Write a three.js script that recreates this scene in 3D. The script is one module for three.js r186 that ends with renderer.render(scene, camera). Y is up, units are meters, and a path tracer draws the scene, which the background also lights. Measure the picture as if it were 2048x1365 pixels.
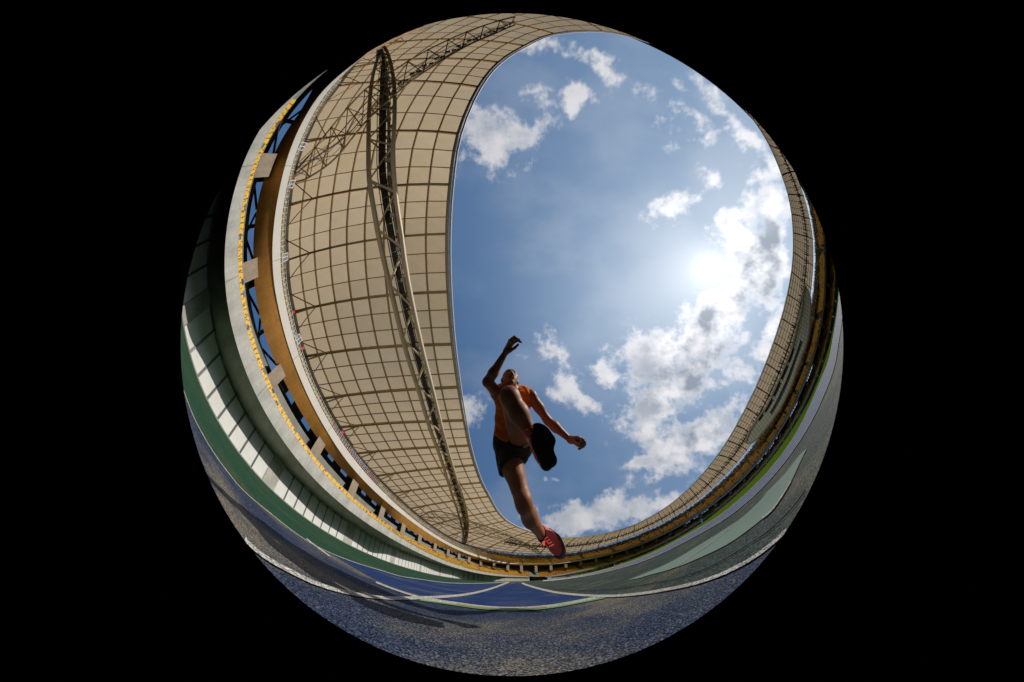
import * as THREE from 'three';
import { mergeVertices, toCreasedNormals } from 'three/addons/utils/BufferGeometryUtils.js';
import { ImprovedNoise } from 'three/addons/math/ImprovedNoise.js';

// ---------------------------------------------------------------- camera, sun, exposure
// The photograph is a circular fisheye view: the ground and the stands close round the sky like a bowl.
// The stadium below is laid out in plain metres and built as that bowl (see bowl()).
const EYE = new THREE.Vector3(0, 0.35, 0);
const PITCH = 63.18 * Math.PI / 180, ROLL = -2.554 * Math.PI / 180;
const AXIS = new THREE.Vector3(0, Math.sin(PITCH), -Math.cos(PITCH));
const UPV = new THREE.Vector3(0, Math.cos(PITCH), Math.sin(PITCH));
const camera = new THREE.PerspectiveCamera(138.29, 1024 / 682, 0.02, 9000);
camera.position.copy(EYE);
camera.up.set(-Math.sin(ROLL), 0, 0).addScaledVector(UPV, Math.cos(ROLL));
camera.lookAt(EYE.clone().add(AXIS));
camera.setViewOffset(1024, 682, 0, -3.75, 1024, 682);
const CAMR = new THREE.Vector3(Math.cos(ROLL), 0, 0).addScaledVector(UPV, Math.sin(ROLL));
const CAMU = camera.up.clone();
const scene = new THREE.Scene();
const renderer = new THREE.WebGLRenderer({ antialias: true });
renderer.toneMapping = THREE.LinearToneMapping;
renderer.toneMappingExposure = 1.3;
renderer.shadowMap.enabled = true;
const SUN_DIR = AXIS.clone().addScaledVector(CAMR, 1.28).addScaledVector(CAMU, 0.46).normalize();
const sun = new THREE.DirectionalLight(new THREE.Color(1, 0.94, 0.85), 2.6);
sun.position.copy(SUN_DIR).multiplyScalar(300);
sun.castShadow = true; sun.shadow.radius = 1;
sun.shadow.mapSize.set(4096, 4096);
Object.assign(sun.shadow.camera, { left: -220, right: 220, top: 220, bottom: -220, near: 1, far: 700 });
scene.add(sun, sun.target);

// ---------------------------------------------------------------- noise
const perlin = new ImprovedNoise();
const n3 = (x, y, z) => perlin.noise(x, y, z);
function fbm(x, y, z, o, g = 0.5) { let a = 1, s = 0, t = 0; for (let i = 0; i < o; i++) { s += a * n3(x, y, z); t += a; a *= g; x *= 2.03; y *= 2.03; z *= 2.03; x += 7.1; } return s / t; }
let seed = 12345;
const rnd = () => { seed = (seed * 1664525 + 1013904223) >>> 0; return seed / 4294967296; };
const clamp = (x, a = 0, b = 1) => Math.min(b, Math.max(a, x)), mix = (a, b, t) => a + (b - a) * t;
const sstep = (a, b, x) => { const t = clamp((x - a) / (b - a)); return t * t * (3 - 2 * t); };
const rad = Math.PI / 180;

// ---------------------------------------------------------------- sky: air and clouds
// clouds in the tangent chart of the sky round the bowl's axis: [x, y, half length, half width, turn, thickness, grey]
const CLOUDS = [
  [985, 275, 88, 60, -8, 1.15, .22], [1140, 186, 62, 26, 5, .85, .05], [1146, 212, 20, 22, 0, .8, 0], [1195, 132, 52, 22, 38, .8, .05], [1170, 105, 60, 14, 12, .55, 0], [1080, 92, 44, 11, -12, .7, 0],
  [1062, 182, 18, 6, 0, .5, 0], [1346, 414, 52, 24, -16, .9, .05], [941, 822, 30, 30, 0, .75, .12], [1095, 698, 44, 26, 50, .85, .05], [1140, 765, 56, 36, 55, .95, .08], [1178, 808, 26, 26, 0, .85, .08],
  [1208, 748, 30, 34, 20, .85, .05], [1038, 716, 30, 11, 0, .5, .1], [1300, 722, 70, 62, -30, .95, .18], [1255, 690, 30, 16, -20, .6, 0], [1400, 660, 90, 46, -40, 1.05, .42], [1375, 745, 120, 56, -42, 1.1, .62], [1470, 600, 70, 40, -55, 1, .55],
  [1495, 505, 56, 66, 10, 1.1, .62], [1545, 470, 34, 110, 0, 1.1, .4], [1500, 430, 40, 40, 0, .8, .1], [1520, 560, 40, 50, 0, .9, .3], [1455, 450, 30, 50, 20, .7, .2], [1440, 588, 44, 20, -10, .8, .2], [1310, 815, 80, 36, -28, .95, .22], [1290, 862, 46, 34, -10, .85, .2],
  [1400, 882, 135, 40, -36, 1.1, .5], [1275, 925, 36, 13, -28, .8, .1], [1180, 1032, 120, 30, -10, 1.1, .25], [1330, 1002, 100, 18, -30, .7, .15], [1060, 1062, 50, 16, -10, .7, .1], [1110, 960, 14, 6, 0, .6, 0],
  [1205, 1003, 18, 5, -14, .6, 0], [1455, 232, 150, 15, 48, .75, .05], [1380, 180, 60, 10, 35, .45, 0], [1530, 690, 26, 70, 25, .8, .3], [1420, 330, 120, 40, 40, .32, 0], [1350, 230, 120, 40, 30, .25, 0], [1520, 380, 40, 70, -10, .6, .2]];
function skyTexture() {
  const W = 4096, H = 2048, data = new Float32Array(W * H * 4);
  const s0 = AXIS.clone().addScaledVector(CAMR, 1.523).addScaledVector(CAMU, .577).normalize();   // where the glare of the sun stands
  const out = [0, 0, 0];
  const rot = CLOUDS.map((c) => [Math.cos(c[4] * rad), Math.sin(c[4] * rad)]);
  for (let j = 0; j < H; j++) {
    const el = ((j + .5) / H - .5) * Math.PI, y = Math.sin(el), ce = Math.cos(el);
    for (let i = 0; i < W; i++) {
      const k = (j * W + i) * 4;
      if (y < -.02) { data[k] = .05; data[k + 1] = .055; data[k + 2] = .06; data[k + 3] = 1; continue; }
      const a = ((i + .5) / W - .5) * 2 * Math.PI, x = ce * Math.cos(a), z = ce * Math.sin(a);
      const w = x * AXIS.x + y * AXIS.y + z * AXIS.z, p = x * CAMR.x + y * CAMR.y + z * CAMR.z, q = x * CAMU.x + y * CAMU.y + z * CAMU.z;
      const g = Math.acos(clamp(x * s0.x + y * s0.y + z * s0.z, -1, 1)) / rad;
      // clear air: whiter towards the sun, deeper away from it, paler low down
      const near = Math.exp(-g / 24), mid = Math.exp(-((g / 55) ** 2)), low = Math.exp(-Math.max(0, y) * 7);
      let R = mix(.046, .175, mid) + .38 * near + .05 * low, G = mix(.117, .305, mid) + .36 * near + .07 * low, B = mix(.268, .50, mid) + .30 * near + .07 * low;
      let halo = 0;
      let dens = 0, grey = 0, veil = 0;
      if (w > .3) {
        const u = 1024 + 260 * p / w, v = 690 - 260 * q / w, su = u / 100, sv = v / 100;
        const wx = 26 * fbm(su * 1.3, sv * 1.3, 3.1, 5, .6), wy = 26 * fbm(su * 1.3, sv * 1.3, 9.7, 5, .6), gp = Math.hypot(u - 1420, v - 540);
        halo = .45 * Math.exp(-((gp / 26) ** 2)) + .20 * Math.exp(-((gp / 70) ** 2)) + .12 * Math.exp(-((gp / 170) ** 2));
        let m = 0, gs = 0, ms = 0;
        for (let c = 0; c < CLOUDS.length; c++) {
          const C = CLOUDS[c], dx = u + wx - C[0], dy = v + wy - C[1], lim = C[2] + C[3] + 60;
          if (dx > lim || dx < -lim || dy > lim || dy < -lim) continue;
          const e = ((dx * rot[c][0] + dy * rot[c][1]) / C[2]) ** 2 + ((-dx * rot[c][1] + dy * rot[c][0]) / C[3]) ** 2;
          const f = C[5] * Math.exp(-e * .9); if (f < .01) continue;
          m = Math.max(m, f) + .25 * Math.min(m, f); gs += f * C[6]; ms += f;
        }
        const tex = fbm(su * 2.1, sv * 2.1, 1.7, 8, .62);
        dens = sstep(.24, 1.02, m + tex * 1.6 * sstep(.02, .2, m));
        grey = ms > 0 ? clamp(2.3 * gs / ms) * sstep(.42, 1.05, m + tex * 1.0) : 0;
        grey *= clamp(.52 + 2.3 * fbm(su * 1.7, sv * 1.7, 5.5, 6, .55));
        veil = .12 * sstep(-.05, .5, fbm(su * .55, sv * .75, 21, 5) + .3 * mid);
      } else { const t = fbm(x * 2.3, y * 3.2, z * 2.3, 4); dens = .8 * sstep(.08, .34, t); grey = .25 * sstep(.2, .45, t); }
      const lit = .56 + .30 * mid + .45 * near;
      R = mix(R, lit * .97, veil); G = mix(G, lit, veil); B = mix(B, lit * 1.03, veil);
      const cr = mix(lit, .20 + .10 * mid, grey), cg = mix(lit * .99, .25 + .10 * mid, grey), cb = mix(lit * 1.02, .32 + .11 * mid, grey);
      R = mix(R, cr, dens * .92) + halo; G = mix(G, cg, dens * .92) + halo * .99; B = mix(B, cb, dens * .92) + halo * .95;
      data[k] = R / 1.3; data[k + 1] = G / 1.3; data[k + 2] = B / 1.3; data[k + 3] = 1;
    }
  }
  const t = new THREE.DataTexture(data, W, H, THREE.RGBAFormat, THREE.FloatType);
  t.mapping = THREE.EquirectangularReflectionMapping; t.magFilter = THREE.LinearFilter; t.minFilter = THREE.LinearFilter; t.wrapS = THREE.RepeatWrapping; t.needsUpdate = true;
  return t;
}
scene.background = skyTexture();
scene.environment = scene.background;

// ---------------------------------------------------------------- the bowl
const BOWL = 3.4985, RIM = 93.6 * rad;          // the place is built as far as RIM off the axis
const COS_RIM = Math.cos(RIM);
function bowl(x, y, z, o) {
  const r = Math.hypot(x, y, z), c = (y * AXIS.y + z * AXIS.z), px = x, py = y - c * AXIS.y, pz = z - c * AXIS.z, q = Math.hypot(px, py, pz) || 1e-9;
  const th = Math.acos(clamp(c / r, -1, 1)), t2 = Math.atan(BOWL * Math.sin(th / 2)), C = Math.cos(t2) * r, S = Math.sin(t2) * r / q;
  o[0] = EYE.x + C * AXIS.x + S * px; o[1] = EYE.y + C * AXIS.y + S * py; o[2] = EYE.z + C * AXIS.z + S * pz;
  return o;
}
const inside = (v) => (v[1] * AXIS.y + v[2] * AXIS.z) / Math.hypot(v[0], v[1], v[2]) - COS_RIM;
class Geo {            // triangles in plain metres; done() cuts them at the rim and bends them into the bowl
  constructor() { this.p = []; this.uv = []; this.col = null; this.c = null; }
  tri(a, b, c, ua, ub, uc) {
    const V = [a, b, c], U = [ua || [0, 0], ub || [0, 0], uc || [0, 0]], s = V.map(inside);
    if (s[0] < 0 && s[1] < 0 && s[2] < 0) return;
    if (s[0] >= 0 && s[1] >= 0 && s[2] >= 0) { this.put(V[0], U[0]); this.put(V[1], U[1]); this.put(V[2], U[2]); return; }
    const P = [], Q = [];
    for (let i = 0; i < 3; i++) {
      const k = (i + 1) % 3;
      if (s[i] >= 0) { P.push(V[i]); Q.push(U[i]); }
      if ((s[i] >= 0) !== (s[k] >= 0)) { const t = s[i] / (s[i] - s[k]); P.push(V[i].map((x, n) => mix(x, V[k][n], t))); Q.push(U[i].map((x, n) => mix(x, U[k][n], t))); }
    }
    for (let i = 1; i + 1 < P.length; i++) { this.put(P[0], Q[0]); this.put(P[i], Q[i]); this.put(P[i + 1], Q[i + 1]); }
  }
  put(v, u) { this.p.push(v[0], v[1], v[2]); this.uv.push(u[0], u[1]); if (this.c) (this.col ||= []).push(...this.c); }
  quad(a, b, c, d, ua, ub, uc, ud) { this.tri(a, b, c, ua, ub, uc); this.tri(a, c, d, ua, uc, ud); return this; }
  hex(c, s = 1) {       // eight corners: 0-3 one face, 4-7 the opposite one
    const L = (i, j) => Math.hypot(c[i][0] - c[j][0], c[i][1] - c[j][1], c[i][2] - c[j][2]) * s;
    const f = (i, j, k, l) => this.quad(c[i], c[j], c[k], c[l], [0, 0], [L(i, j), 0], [L(i, j), L(j, k)], [0, L(j, k)]);
    f(0, 1, 2, 3); f(7, 6, 5, 4); f(0, 4, 5, 1); f(1, 5, 6, 2); f(2, 6, 7, 3); f(3, 7, 4, 0); return this;
  }
  beam(p, q, w, h, n = 1, up = [0, 1, 0]) {
    const a = new THREE.Vector3(...p), b = new THREE.Vector3(...q), d = b.clone().sub(a), U = new THREE.Vector3(...up), s = new THREE.Vector3().crossVectors(d, U);
    if (s.lengthSq() < 1e-8) s.set(1, 0, 0); s.normalize().multiplyScalar(w / 2); U.crossVectors(s, d).normalize().multiplyScalar(h / 2);
    const at = (t, i, j) => { const v = a.clone().addScaledVector(d, t).addScaledVector(s, i).addScaledVector(U, j); return [v.x, v.y, v.z]; };
    for (let k = 0; k < n; k++) { const t = k / n, t2 = (k + 1) / n; this.hex([at(t, -1, -1), at(t, 1, -1), at(t, 1, 1), at(t, -1, 1), at(t2, -1, -1), at(t2, 1, -1), at(t2, 1, 1), at(t2, -1, 1)]); }
    return this;
  }
  tube(pts, r, m = 7) {
    const V = pts.map((p) => new THREE.Vector3(...p)); let prev = null;
    for (let i = 0; i < V.length; i++) {
      const d = V[Math.min(i + 1, V.length - 1)].clone().sub(V[Math.max(i - 1, 0)]).normalize(), s = new THREE.Vector3().crossVectors(d, Math.abs(d.y) > .95 ? new THREE.Vector3(1, 0, 0) : new THREE.Vector3(0, 1, 0)).normalize(), u = new THREE.Vector3().crossVectors(s, d);
      const ring = []; for (let k = 0; k <= m; k++) { const a = k / m * 2 * Math.PI, v = V[i].clone().addScaledVector(s, r * Math.cos(a)).addScaledVector(u, r * Math.sin(a)); ring.push([v.x, v.y, v.z]); }
      if (prev) for (let k = 0; k < m; k++) this.quad(prev[k], prev[k + 1], ring[k + 1], ring[k]);
      prev = ring;
    }
    return this;
  }
  sheet(n, m, f, uvf) {  // f(s, t) -> point
    const P = [], U = []; for (let i = 0; i <= n; i++) for (let j = 0; j <= m; j++) { const v = f(i / n, j / m); P.push(v); U.push(uvf ? uvf(i / n, j / m, v) : [v[0], v[2]]); }
    const I = (i, j) => i * (m + 1) + j;
    for (let i = 0; i < n; i++) for (let j = 0; j < m; j++) { const a = I(i, j), b = I(i + 1, j), c = I(i + 1, j + 1), d = I(i, j + 1); this.quad(P[a], P[b], P[c], P[d], U[a], U[b], U[c], U[d]); }
    return this;
  }
  get empty() { return !this.p.length; }
  done(crease = -1) {
    const g = new THREE.BufferGeometry(), a = new Float32Array(this.p.length), o = [0, 0, 0];
    for (let i = 0; i < a.length; i += 3) { bowl(this.p[i], this.p[i + 1], this.p[i + 2], o); a.set(o, i); }
    g.setAttribute('position', new THREE.BufferAttribute(a, 3)); g.setAttribute('uv', new THREE.BufferAttribute(new Float32Array(this.uv), 2));
    if (this.col) g.setAttribute('color', new THREE.BufferAttribute(new Float32Array(this.col), 3));
    if (crease > 3) { const m = mergeVertices(g, 1e-5); m.computeVertexNormals(); return m; }
    if (crease > 0) return toCreasedNormals(g, crease);
    g.computeVertexNormals(); return g;
  }
}
const taken = {};
const numbered = (n) => { taken[n] = (taken[n] ?? -1) + 1; return taken[n] ? n + '_' + String(taken[n]).padStart(3, '0') : n; };
function add(name, geo, m, parent = scene, crease = -1) {
  const g = geo instanceof Geo ? (geo.empty ? null : geo.done(crease)) : geo; if (!g) return null;
  const o = new THREE.Mesh(g, m); o.name = parent === scene ? numbered(name) : name; o.castShadow = o.receiveShadow = true; parent.add(o); return o;
}
function tag(o, label, category, group, kind) { if (!o) return o; if (label) o.userData.label = label; if (category) o.userData.category = category; if (group) o.userData.group = group; if (kind) o.userData.kind = kind; return o; }
function thing(name, label, category, group) { const o = new THREE.Group(); o.name = numbered(name); scene.add(o); return tag(o, label, category, group); }
const structure = (o, label) => tag(o, label, null, null, 'structure');
const AZ=[-150, -142, -134, -126, -118, -110, -102, -94, -86, -78, -70, -62, -54, -46, -40, -34, -29, -24, -20, -16, -12, -8, -4, 0, 4, 8, 12, 16, 20, 24, 28, 32, 37, 42, 47, 52, 58, 64, 70, 76, 82, 88, 94, 100, 106, 112, 118, 124, 130];
const E_pt=[10.92, 10.73, 10.5, 10.25, 9.93, 9.6, 9.46, 9.37, 9.03, 8.61, 8.19, 7.74, 7.08, 6.22, 5.54, 4.78, 4.2, 3.67, 3.24, 2.84, 2.45, 2.07, 1.72, 1.41, 1.09, 0.96, 0.93, 0.86, 0.79, 0.74, 0.69, 0.66, 0.63, 0.6, 0.57, 0.55, 0.58, 0.65, 0.7, 0.75, 0.81, 0.86, 0.9, 0.95, 0.94, 0.92, 0.94, 0.96, 0.98];
const E_fb=[15.28, 14.83, 14.57, 14.59, 14.96, 15.15, 15.21, 15.11, 14.91, 14.42, 13.66, 12.64, 11.35, 9.96, 8.88, 7.75, 6.69, 5.55, 4.57, 3.59, 2.85, 2.28, 1.9, 1.61, 1.12, 0.99, 1.01, 0.94, 0.87, 0.81, 0.75, 0.72, 0.68, 0.65, 0.62, 0.6, 0.64, 0.71, 0.77, 0.82, 0.88, 0.94, 0.99, 1.04, 1.02, 1.0, 1.02, 1.05, 1.07];
const E_ft=[18.28, 17.69, 17.54, 17.79, 18.36, 18.98, 19.31, 19.38, 19.08, 18.62, 17.68, 16.4, 14.84, 13.01, 11.55, 9.95, 8.53, 7.04, 5.82, 4.72, 3.8, 3.11, 2.55, 2.02, 1.39, 1.37, 1.44, 1.33, 1.23, 1.14, 1.07, 1.03, 0.97, 0.92, 0.87, 0.85, 0.9, 1.0, 1.09, 1.17, 1.25, 1.33, 1.4, 1.48, 1.45, 1.42, 1.45, 1.48, 1.52];
const E_st=[19.48, 18.91, 18.76, 19.03, 19.61, 20.25, 20.59, 20.67, 20.35, 19.83, 18.82, 17.47, 15.85, 14.0, 12.52, 10.91, 9.48, 8.26, 7.32, 6.32, 5.5, 4.77, 4.15, 3.52, 3.01, 3.26, 3.13, 2.9, 2.67, 2.49, 2.33, 2.23, 2.11, 2.01, 1.9, 1.84, 1.97, 2.18, 2.37, 2.54, 2.71, 2.89, 3.04, 3.21, 3.16, 3.09, 3.16, 3.23, 3.3];
const E_sof=[23.35, 22.75, 22.52, 22.68, 22.94, 23.47, 23.89, 23.84, 23.63, 23.32, 22.8, 21.56, 19.78, 17.71, 15.97, 13.84, 11.98, 10.23, 8.92, 7.8, 6.83, 5.94, 5.43, 5.0, 4.62, 4.37, 4.1, 3.8, 3.49, 3.25, 3.03, 2.9, 2.73, 2.59, 2.45, 2.37, 2.54, 2.82, 3.08, 3.31, 3.54, 3.79, 3.99, 4.22, 4.14, 4.05, 4.15, 4.25, 4.34];
const E_ub=[23.38, 23.65, 25.19, 26.85, 28.32, 29.13, 29.42, 29.43, 29.27, 28.53, 27.31, 25.53, 23.24, 20.43, 18.35, 16.27, 14.47, 12.47, 10.74, 9.13, 7.73, 6.66, 5.74, 5.38, 4.89, 4.5, 4.22, 3.92, 3.61, 3.37, 3.15, 3.02, 2.85, 2.71, 2.57, 2.49, 2.66, 2.94, 3.2, 3.43, 3.66, 3.91, 4.11, 4.34, 4.26, 4.17, 4.27, 4.37, 4.46];
const E_ut=[23.71, 25.07, 27.04, 28.81, 30.28, 31.2, 31.72, 31.65, 31.44, 30.71, 29.28, 27.5, 25.22, 22.49, 20.25, 17.84, 15.65, 13.37, 11.56, 9.86, 8.41, 7.19, 6.18, 5.46, 4.92, 4.62, 4.57, 4.27, 3.96, 3.72, 3.5, 3.37, 3.2, 3.06, 2.92, 2.84, 3.01, 3.29, 3.55, 3.78, 4.01, 4.26, 4.46, 4.69, 4.61, 4.52, 4.62, 4.72, 4.81];
const R_B=[13.5, 13.9, 14.0, 13.9, 13.5, 13.3, 13.2, 13.3, 13.5, 14.0, 14.8, 16.1, 18.0, 20.6, 23.1, 26.5, 30.3, 37.7, 47.8, 61.2, 79.8, 97.1, 110.9, 122.1, 134.6, 147.6, 158.7, 169.4, 179.9, 185.3, 188.6, 186.0, 176.8, 164.6, 151.4, 139.1, 127.2, 117.7, 111.7, 109.0, 108.6, 111.2, 115.1, 119.2, 123.5, 125.1, 126.4, 125.3, 126.6];
const L_greenline=[[-85.86, -6.15], [-81.76, -6.61], [-78.44, -6.68], [-75.0, -6.78], [-69.72, -6.77], [-65.63, -6.85], [-61.04, -6.38], [-56.34, -5.8], [-49.12, -5.7], [-44.69, -5.43], [-40.48, -4.78], [-35.51, -4.0], [-30.62, -3.27], [-26.32, -3.0], [-21.58, -2.17], [-16.84, -1.69], [-12.14, -0.96], [-5.93, -0.1], [-3.56, 0.18]];
const L_thickL=[[-2.92, 0.18], [-7.42, -2.36], [-12.04, -4.47], [-16.63, -6.17], [-21.72, -8.14], [-30.54, -11.97], [-37.96, -14.64], [-43.74, -16.35], [-49.71, -17.44], [-55.07, -18.5], [-58.54, -18.72], [-60.79, -18.33]];
const L_thickR=[[-0.14, -0.21], [0.49, -0.71], [6.57, -3.95], [12.58, -6.5], [18.63, -9.06], [24.64, -11.29], [31.58, -13.89], [34.03, -14.88], [40.47, -17.22], [45.49, -18.59], [49.78, -19.46], [54.43, -19.9], [57.88, -19.97]];
const L_cross=[[-21.71, -8.29], [-18.46, -7.88], [-14.0, -7.73], [-8.55, -8.0], [-2.45, -8.23], [4.8, -8.26], [12.24, -8.1], [16.99, -8.34]];
const L_obl=[[-31.27, -7.33], [-21.73, -7.84]];
const L_obl2=[[-47.75, -5.15], [-41.9, -6.02]];
const L_cable=[[3.55, -1.52], [8.14, -3.36], [14.28, -5.41], [20.35, -7.18], [26.57, -9.06], [32.0, -10.91], [34.49, -11.72], [41.1, -13.31], [48.01, -14.26], [54.48, -15.44], [61.58, -15.61], [64.6, -15.13]];
const L_paleU=[[22.54, -5.37], [24.99, -5.39], [27.23, -5.4], [32.27, -5.38], [38.25, -5.16], [44.63, -5.56], [49.31, -6.08], [54.99, -6.05], [56.56, -5.74], [62.17, -6.19], [66.71, -6.4], [68.82, -7.01]];
const L_paleL=[[22.52, -5.51], [24.88, -6.1], [27.07, -6.39], [31.88, -7.53], [38.47, -8.77], [45.32, -10.12], [52.8, -10.8], [56.28, -11.14], [58.78, -10.55], [62.41, -9.39], [66.28, -7.79], [68.92, -7.14]];
const L_paleline=[[31.88, -7.53], [38.56, -6.97], [48.73, -6.22]];
const L_laneL=[[4.27, -0.13], [10.63, -0.49], [16.73, -0.9], [27.86, -1.78], [36.47, -2.01], [45.44, -3.08], [52.79, -3.66], [64.16, -3.84], [72.11, -3.88], [78.86, -3.75], [85.27, -3.56], [91.31, -2.47]];
const L_laneU=[[4.28, 0.09], [10.66, -0.13], [16.81, -0.25], [28.1, -0.55], [36.85, -0.53], [44.15, -1.21], [50.6, -1.37], [62.47, -1.67], [71.28, -1.37], [78.33, -0.81], [84.67, -1.11], [90.38, -0.51]];
const C_mainA=[[-23.0, 25.5, 56.3], [-21.1, 25.5, 39.0], [-19.1, 25.5, 26.4], [-17.8, 25.5, 17.9], [-17.1, 25.5, 11.5], [-16.3, 25.5, 6.8], [-15.7, 25.5, 2.5], [-15.3, 25.5, -0.4], [-14.8, 25.5, -5.8], [-14.6, 25.5, -13.7], [-14.5, 25.5, -20.6], [-15.0, 25.5, -28.6], [-15.5, 25.5, -38.1], [-18.2, 25.5, -60.5], [-20.0, 25.5, -74.2], [-23.5, 25.5, -95.7], [-30.9, 25.5, -138.7]];
const C_mainB=[[-23.0, 25.5, 56.3], [-17.7, 25.5, 39.3], [-15.0, 25.5, 27.9], [-13.9, 25.5, 19.7], [-13.6, 25.5, 14.7], [-12.9, 25.5, 6.9], [-12.4, 25.5, 1.8], [-12.3, 25.5, -1.6], [-12.1, 25.5, -6.6], [-12.0, 25.5, -13.3], [-12.1, 25.5, -20.5], [-12.8, 25.5, -30.4], [-13.4, 25.5, -38.4], [-15.2, 25.5, -59.8], [-16.4, 25.5, -69.6], [-19.1, 25.5, -85.9], [-30.9, 25.5, -138.7]];
const C_topA=[[-36.0, 25.0, 18.6], [-30.6, 25.0, 23.5], [-25.6, 25.0, 27.7], [-20.2, 25.0, 33.6], [-16.5, 25.0, 35.2], [-13.9, 25.0, 37.4], [-9.0, 25.0, 41.7], [-2.6, 25.0, 48.5], [3.2, 25.0, 54.8]];
const C_topB=[[-36.0, 25.0, 18.6], [-24.1, 25.0, 18.1], [-18.5, 25.0, 23.0], [-14.4, 25.0, 26.8], [-12.4, 25.0, 29.0], [-9.1, 25.0, 32.3], [-3.9, 25.0, 38.8], [-1.2, 25.0, 41.9], [2.9, 25.0, 48.3]];
const C_botA=[[-36.9, 23.5, -80.0], [-26.7, 23.5, -84.7], [-22.0, 23.5, -90.7], [-13.1, 23.5, -97.8], [-3.3, 23.5, -113.3], [14.0, 23.5, -176.8]];
const C_botB=[[-37.7, 24.0, -81.7], [-25.6, 24.0, -69.3], [-20.7, 24.0, -71.0], [-17.2, 24.0, -76.1], [-12.9, 24.0, -81.3], [-8.2, 24.0, -88.1], [-4.3, 24.0, -99.5], [1.7, 24.0, -116.9], [10.7, 24.0, -150.6]];
const X_boxU=[[57.74, 9.26], [60.15, 10.39], [64.0, 10.69], [66.78, 10.52], [72.29, 11.0], [77.91, 11.05], [80.02, 10.99], [85.25, 11.35], [88.92, 11.07], [92.31, 11.3], [94.74, 11.01]];
const X_boxL=[[57.74, 9.26], [59.36, 7.61], [63.54, 7.15], [66.42, 6.91], [69.4, 6.79], [73.56, 6.99], [79.96, 7.59], [84.76, 7.24], [88.74, 8.04], [92.95, 8.94], [94.74, 11.01]];
const cat = (t, i) => t[clamp(i, 0, t.length - 1)];
function lookup(t, az, X = AZ) {   // smooth interpolation over the knots
  let i = 0; while (i < X.length - 2 && az > X[i + 1]) i++;
  const h = X[i + 1] - X[i], s = clamp((az - X[i]) / h, -.5, 1.5), m = (k) => { const a = clamp(k - 1, 0, X.length - 1), b = clamp(k + 1, 0, X.length - 1); return (t[b] - t[a]) / (X[b] - X[a]); };
  const s2 = s * s, s3 = s2 * s; return (2 * s3 - 3 * s2 + 1) * t[i] + (s3 - 2 * s2 + s) * h * m(i) + (3 * s2 - 2 * s3) * t[i + 1] + (s3 - s2) * h * m(i + 1);
}
const rB = (az) => lookup(R_B, az);
const eBase = (az) => .34 * Math.exp(-(((az + 4) / 13) ** 2));
const over = (az) => mix(.8 + .36 * Math.max(0, rB(az) - 13) ** .64, .45, sstep(-12, -3, az));         // how far the balcony stands out over the wall
const rW = (az) => rB(az) + over(az);
const P = (az, el, r) => [r * Math.sin(az * rad), r * Math.tan(el * rad), -r * Math.cos(az * rad)];
const ePt = (a) => lookup(E_pt, a), eFb = (a) => lookup(E_fb, a), eFt = (a) => lookup(E_ft, a), eSt = (a) => lookup(E_st, a), eSof = (a) => lookup(E_sof, a), eUb = (a) => lookup(E_ub, a), eUt = (a) => lookup(E_ut, a);

// ---------------------------------------------------------------- materials
const hash = (x, y, s) => { let h = Math.imul(x, 374761393) ^ Math.imul(y, 668265263) ^ Math.imul(s, 2246822519); h = Math.imul(h ^ (h >>> 13), 1274126177); return ((h ^ (h >>> 16)) >>> 0) / 4294967296; };
function vn(x, y, per, s) {        // value noise that repeats after per cells
  const xi = Math.floor(x), yi = Math.floor(y), fx = x - xi, fy = y - yi, w = (k) => ((k % per) + per) % per, sx = fx * fx * (3 - 2 * fx), sy = fy * fy * (3 - 2 * fy);
  return mix(mix(hash(w(xi), w(yi), s), hash(w(xi + 1), w(yi), s), sx), mix(hash(w(xi), w(yi + 1), s), hash(w(xi + 1), w(yi + 1), s), sx), sy);
}
const vf = (u, v, per, s, o) => { let a = 1, t = 0, r = 0; for (let i = 0; i < o; i++) { r += a * vn(u * per, v * per, per, s + i); t += a; a *= .55; per *= 2; } return r / t; };
function texture(n, f, srgb = true) {
  const d = new Uint8Array(n * n * 4); for (let j = 0; j < n; j++) for (let i = 0; i < n; i++) { const c = f(i / n, j / n); const k = (j * n + i) * 4; d[k] = clamp(c[0]) * 255; d[k + 1] = clamp(c[1]) * 255; d[k + 2] = clamp(c[2]) * 255; d[k + 3] = 255; }
  const t = new THREE.DataTexture(d, n, n); t.wrapS = t.wrapT = THREE.RepeatWrapping; t.magFilter = THREE.LinearFilter; t.minFilter = THREE.LinearMipmapLinearFilter; t.generateMipmaps = true; if (srgb) t.colorSpace = THREE.SRGBColorSpace; t.needsUpdate = true; return t;
}
const sized = (t, m) => { const c = t.clone(); c.repeat.set(1 / m, 1 / m); c.needsUpdate = true; return c; };
const lerp3 = (a, b, t) => [mix(a[0], b[0], t), mix(a[1], b[1], t), mix(a[2], b[2], t)];
const flat = (o) => new THREE.MeshPhysicalMaterial({ roughness: .9, metalness: 0, specularIntensity: .18, ...o });
const std = (o) => new THREE.MeshStandardMaterial({ roughness: .85, metalness: 0, ...o });
const rgb = (r, g, b) => new THREE.Color().setRGB(r, g, b);
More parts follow.
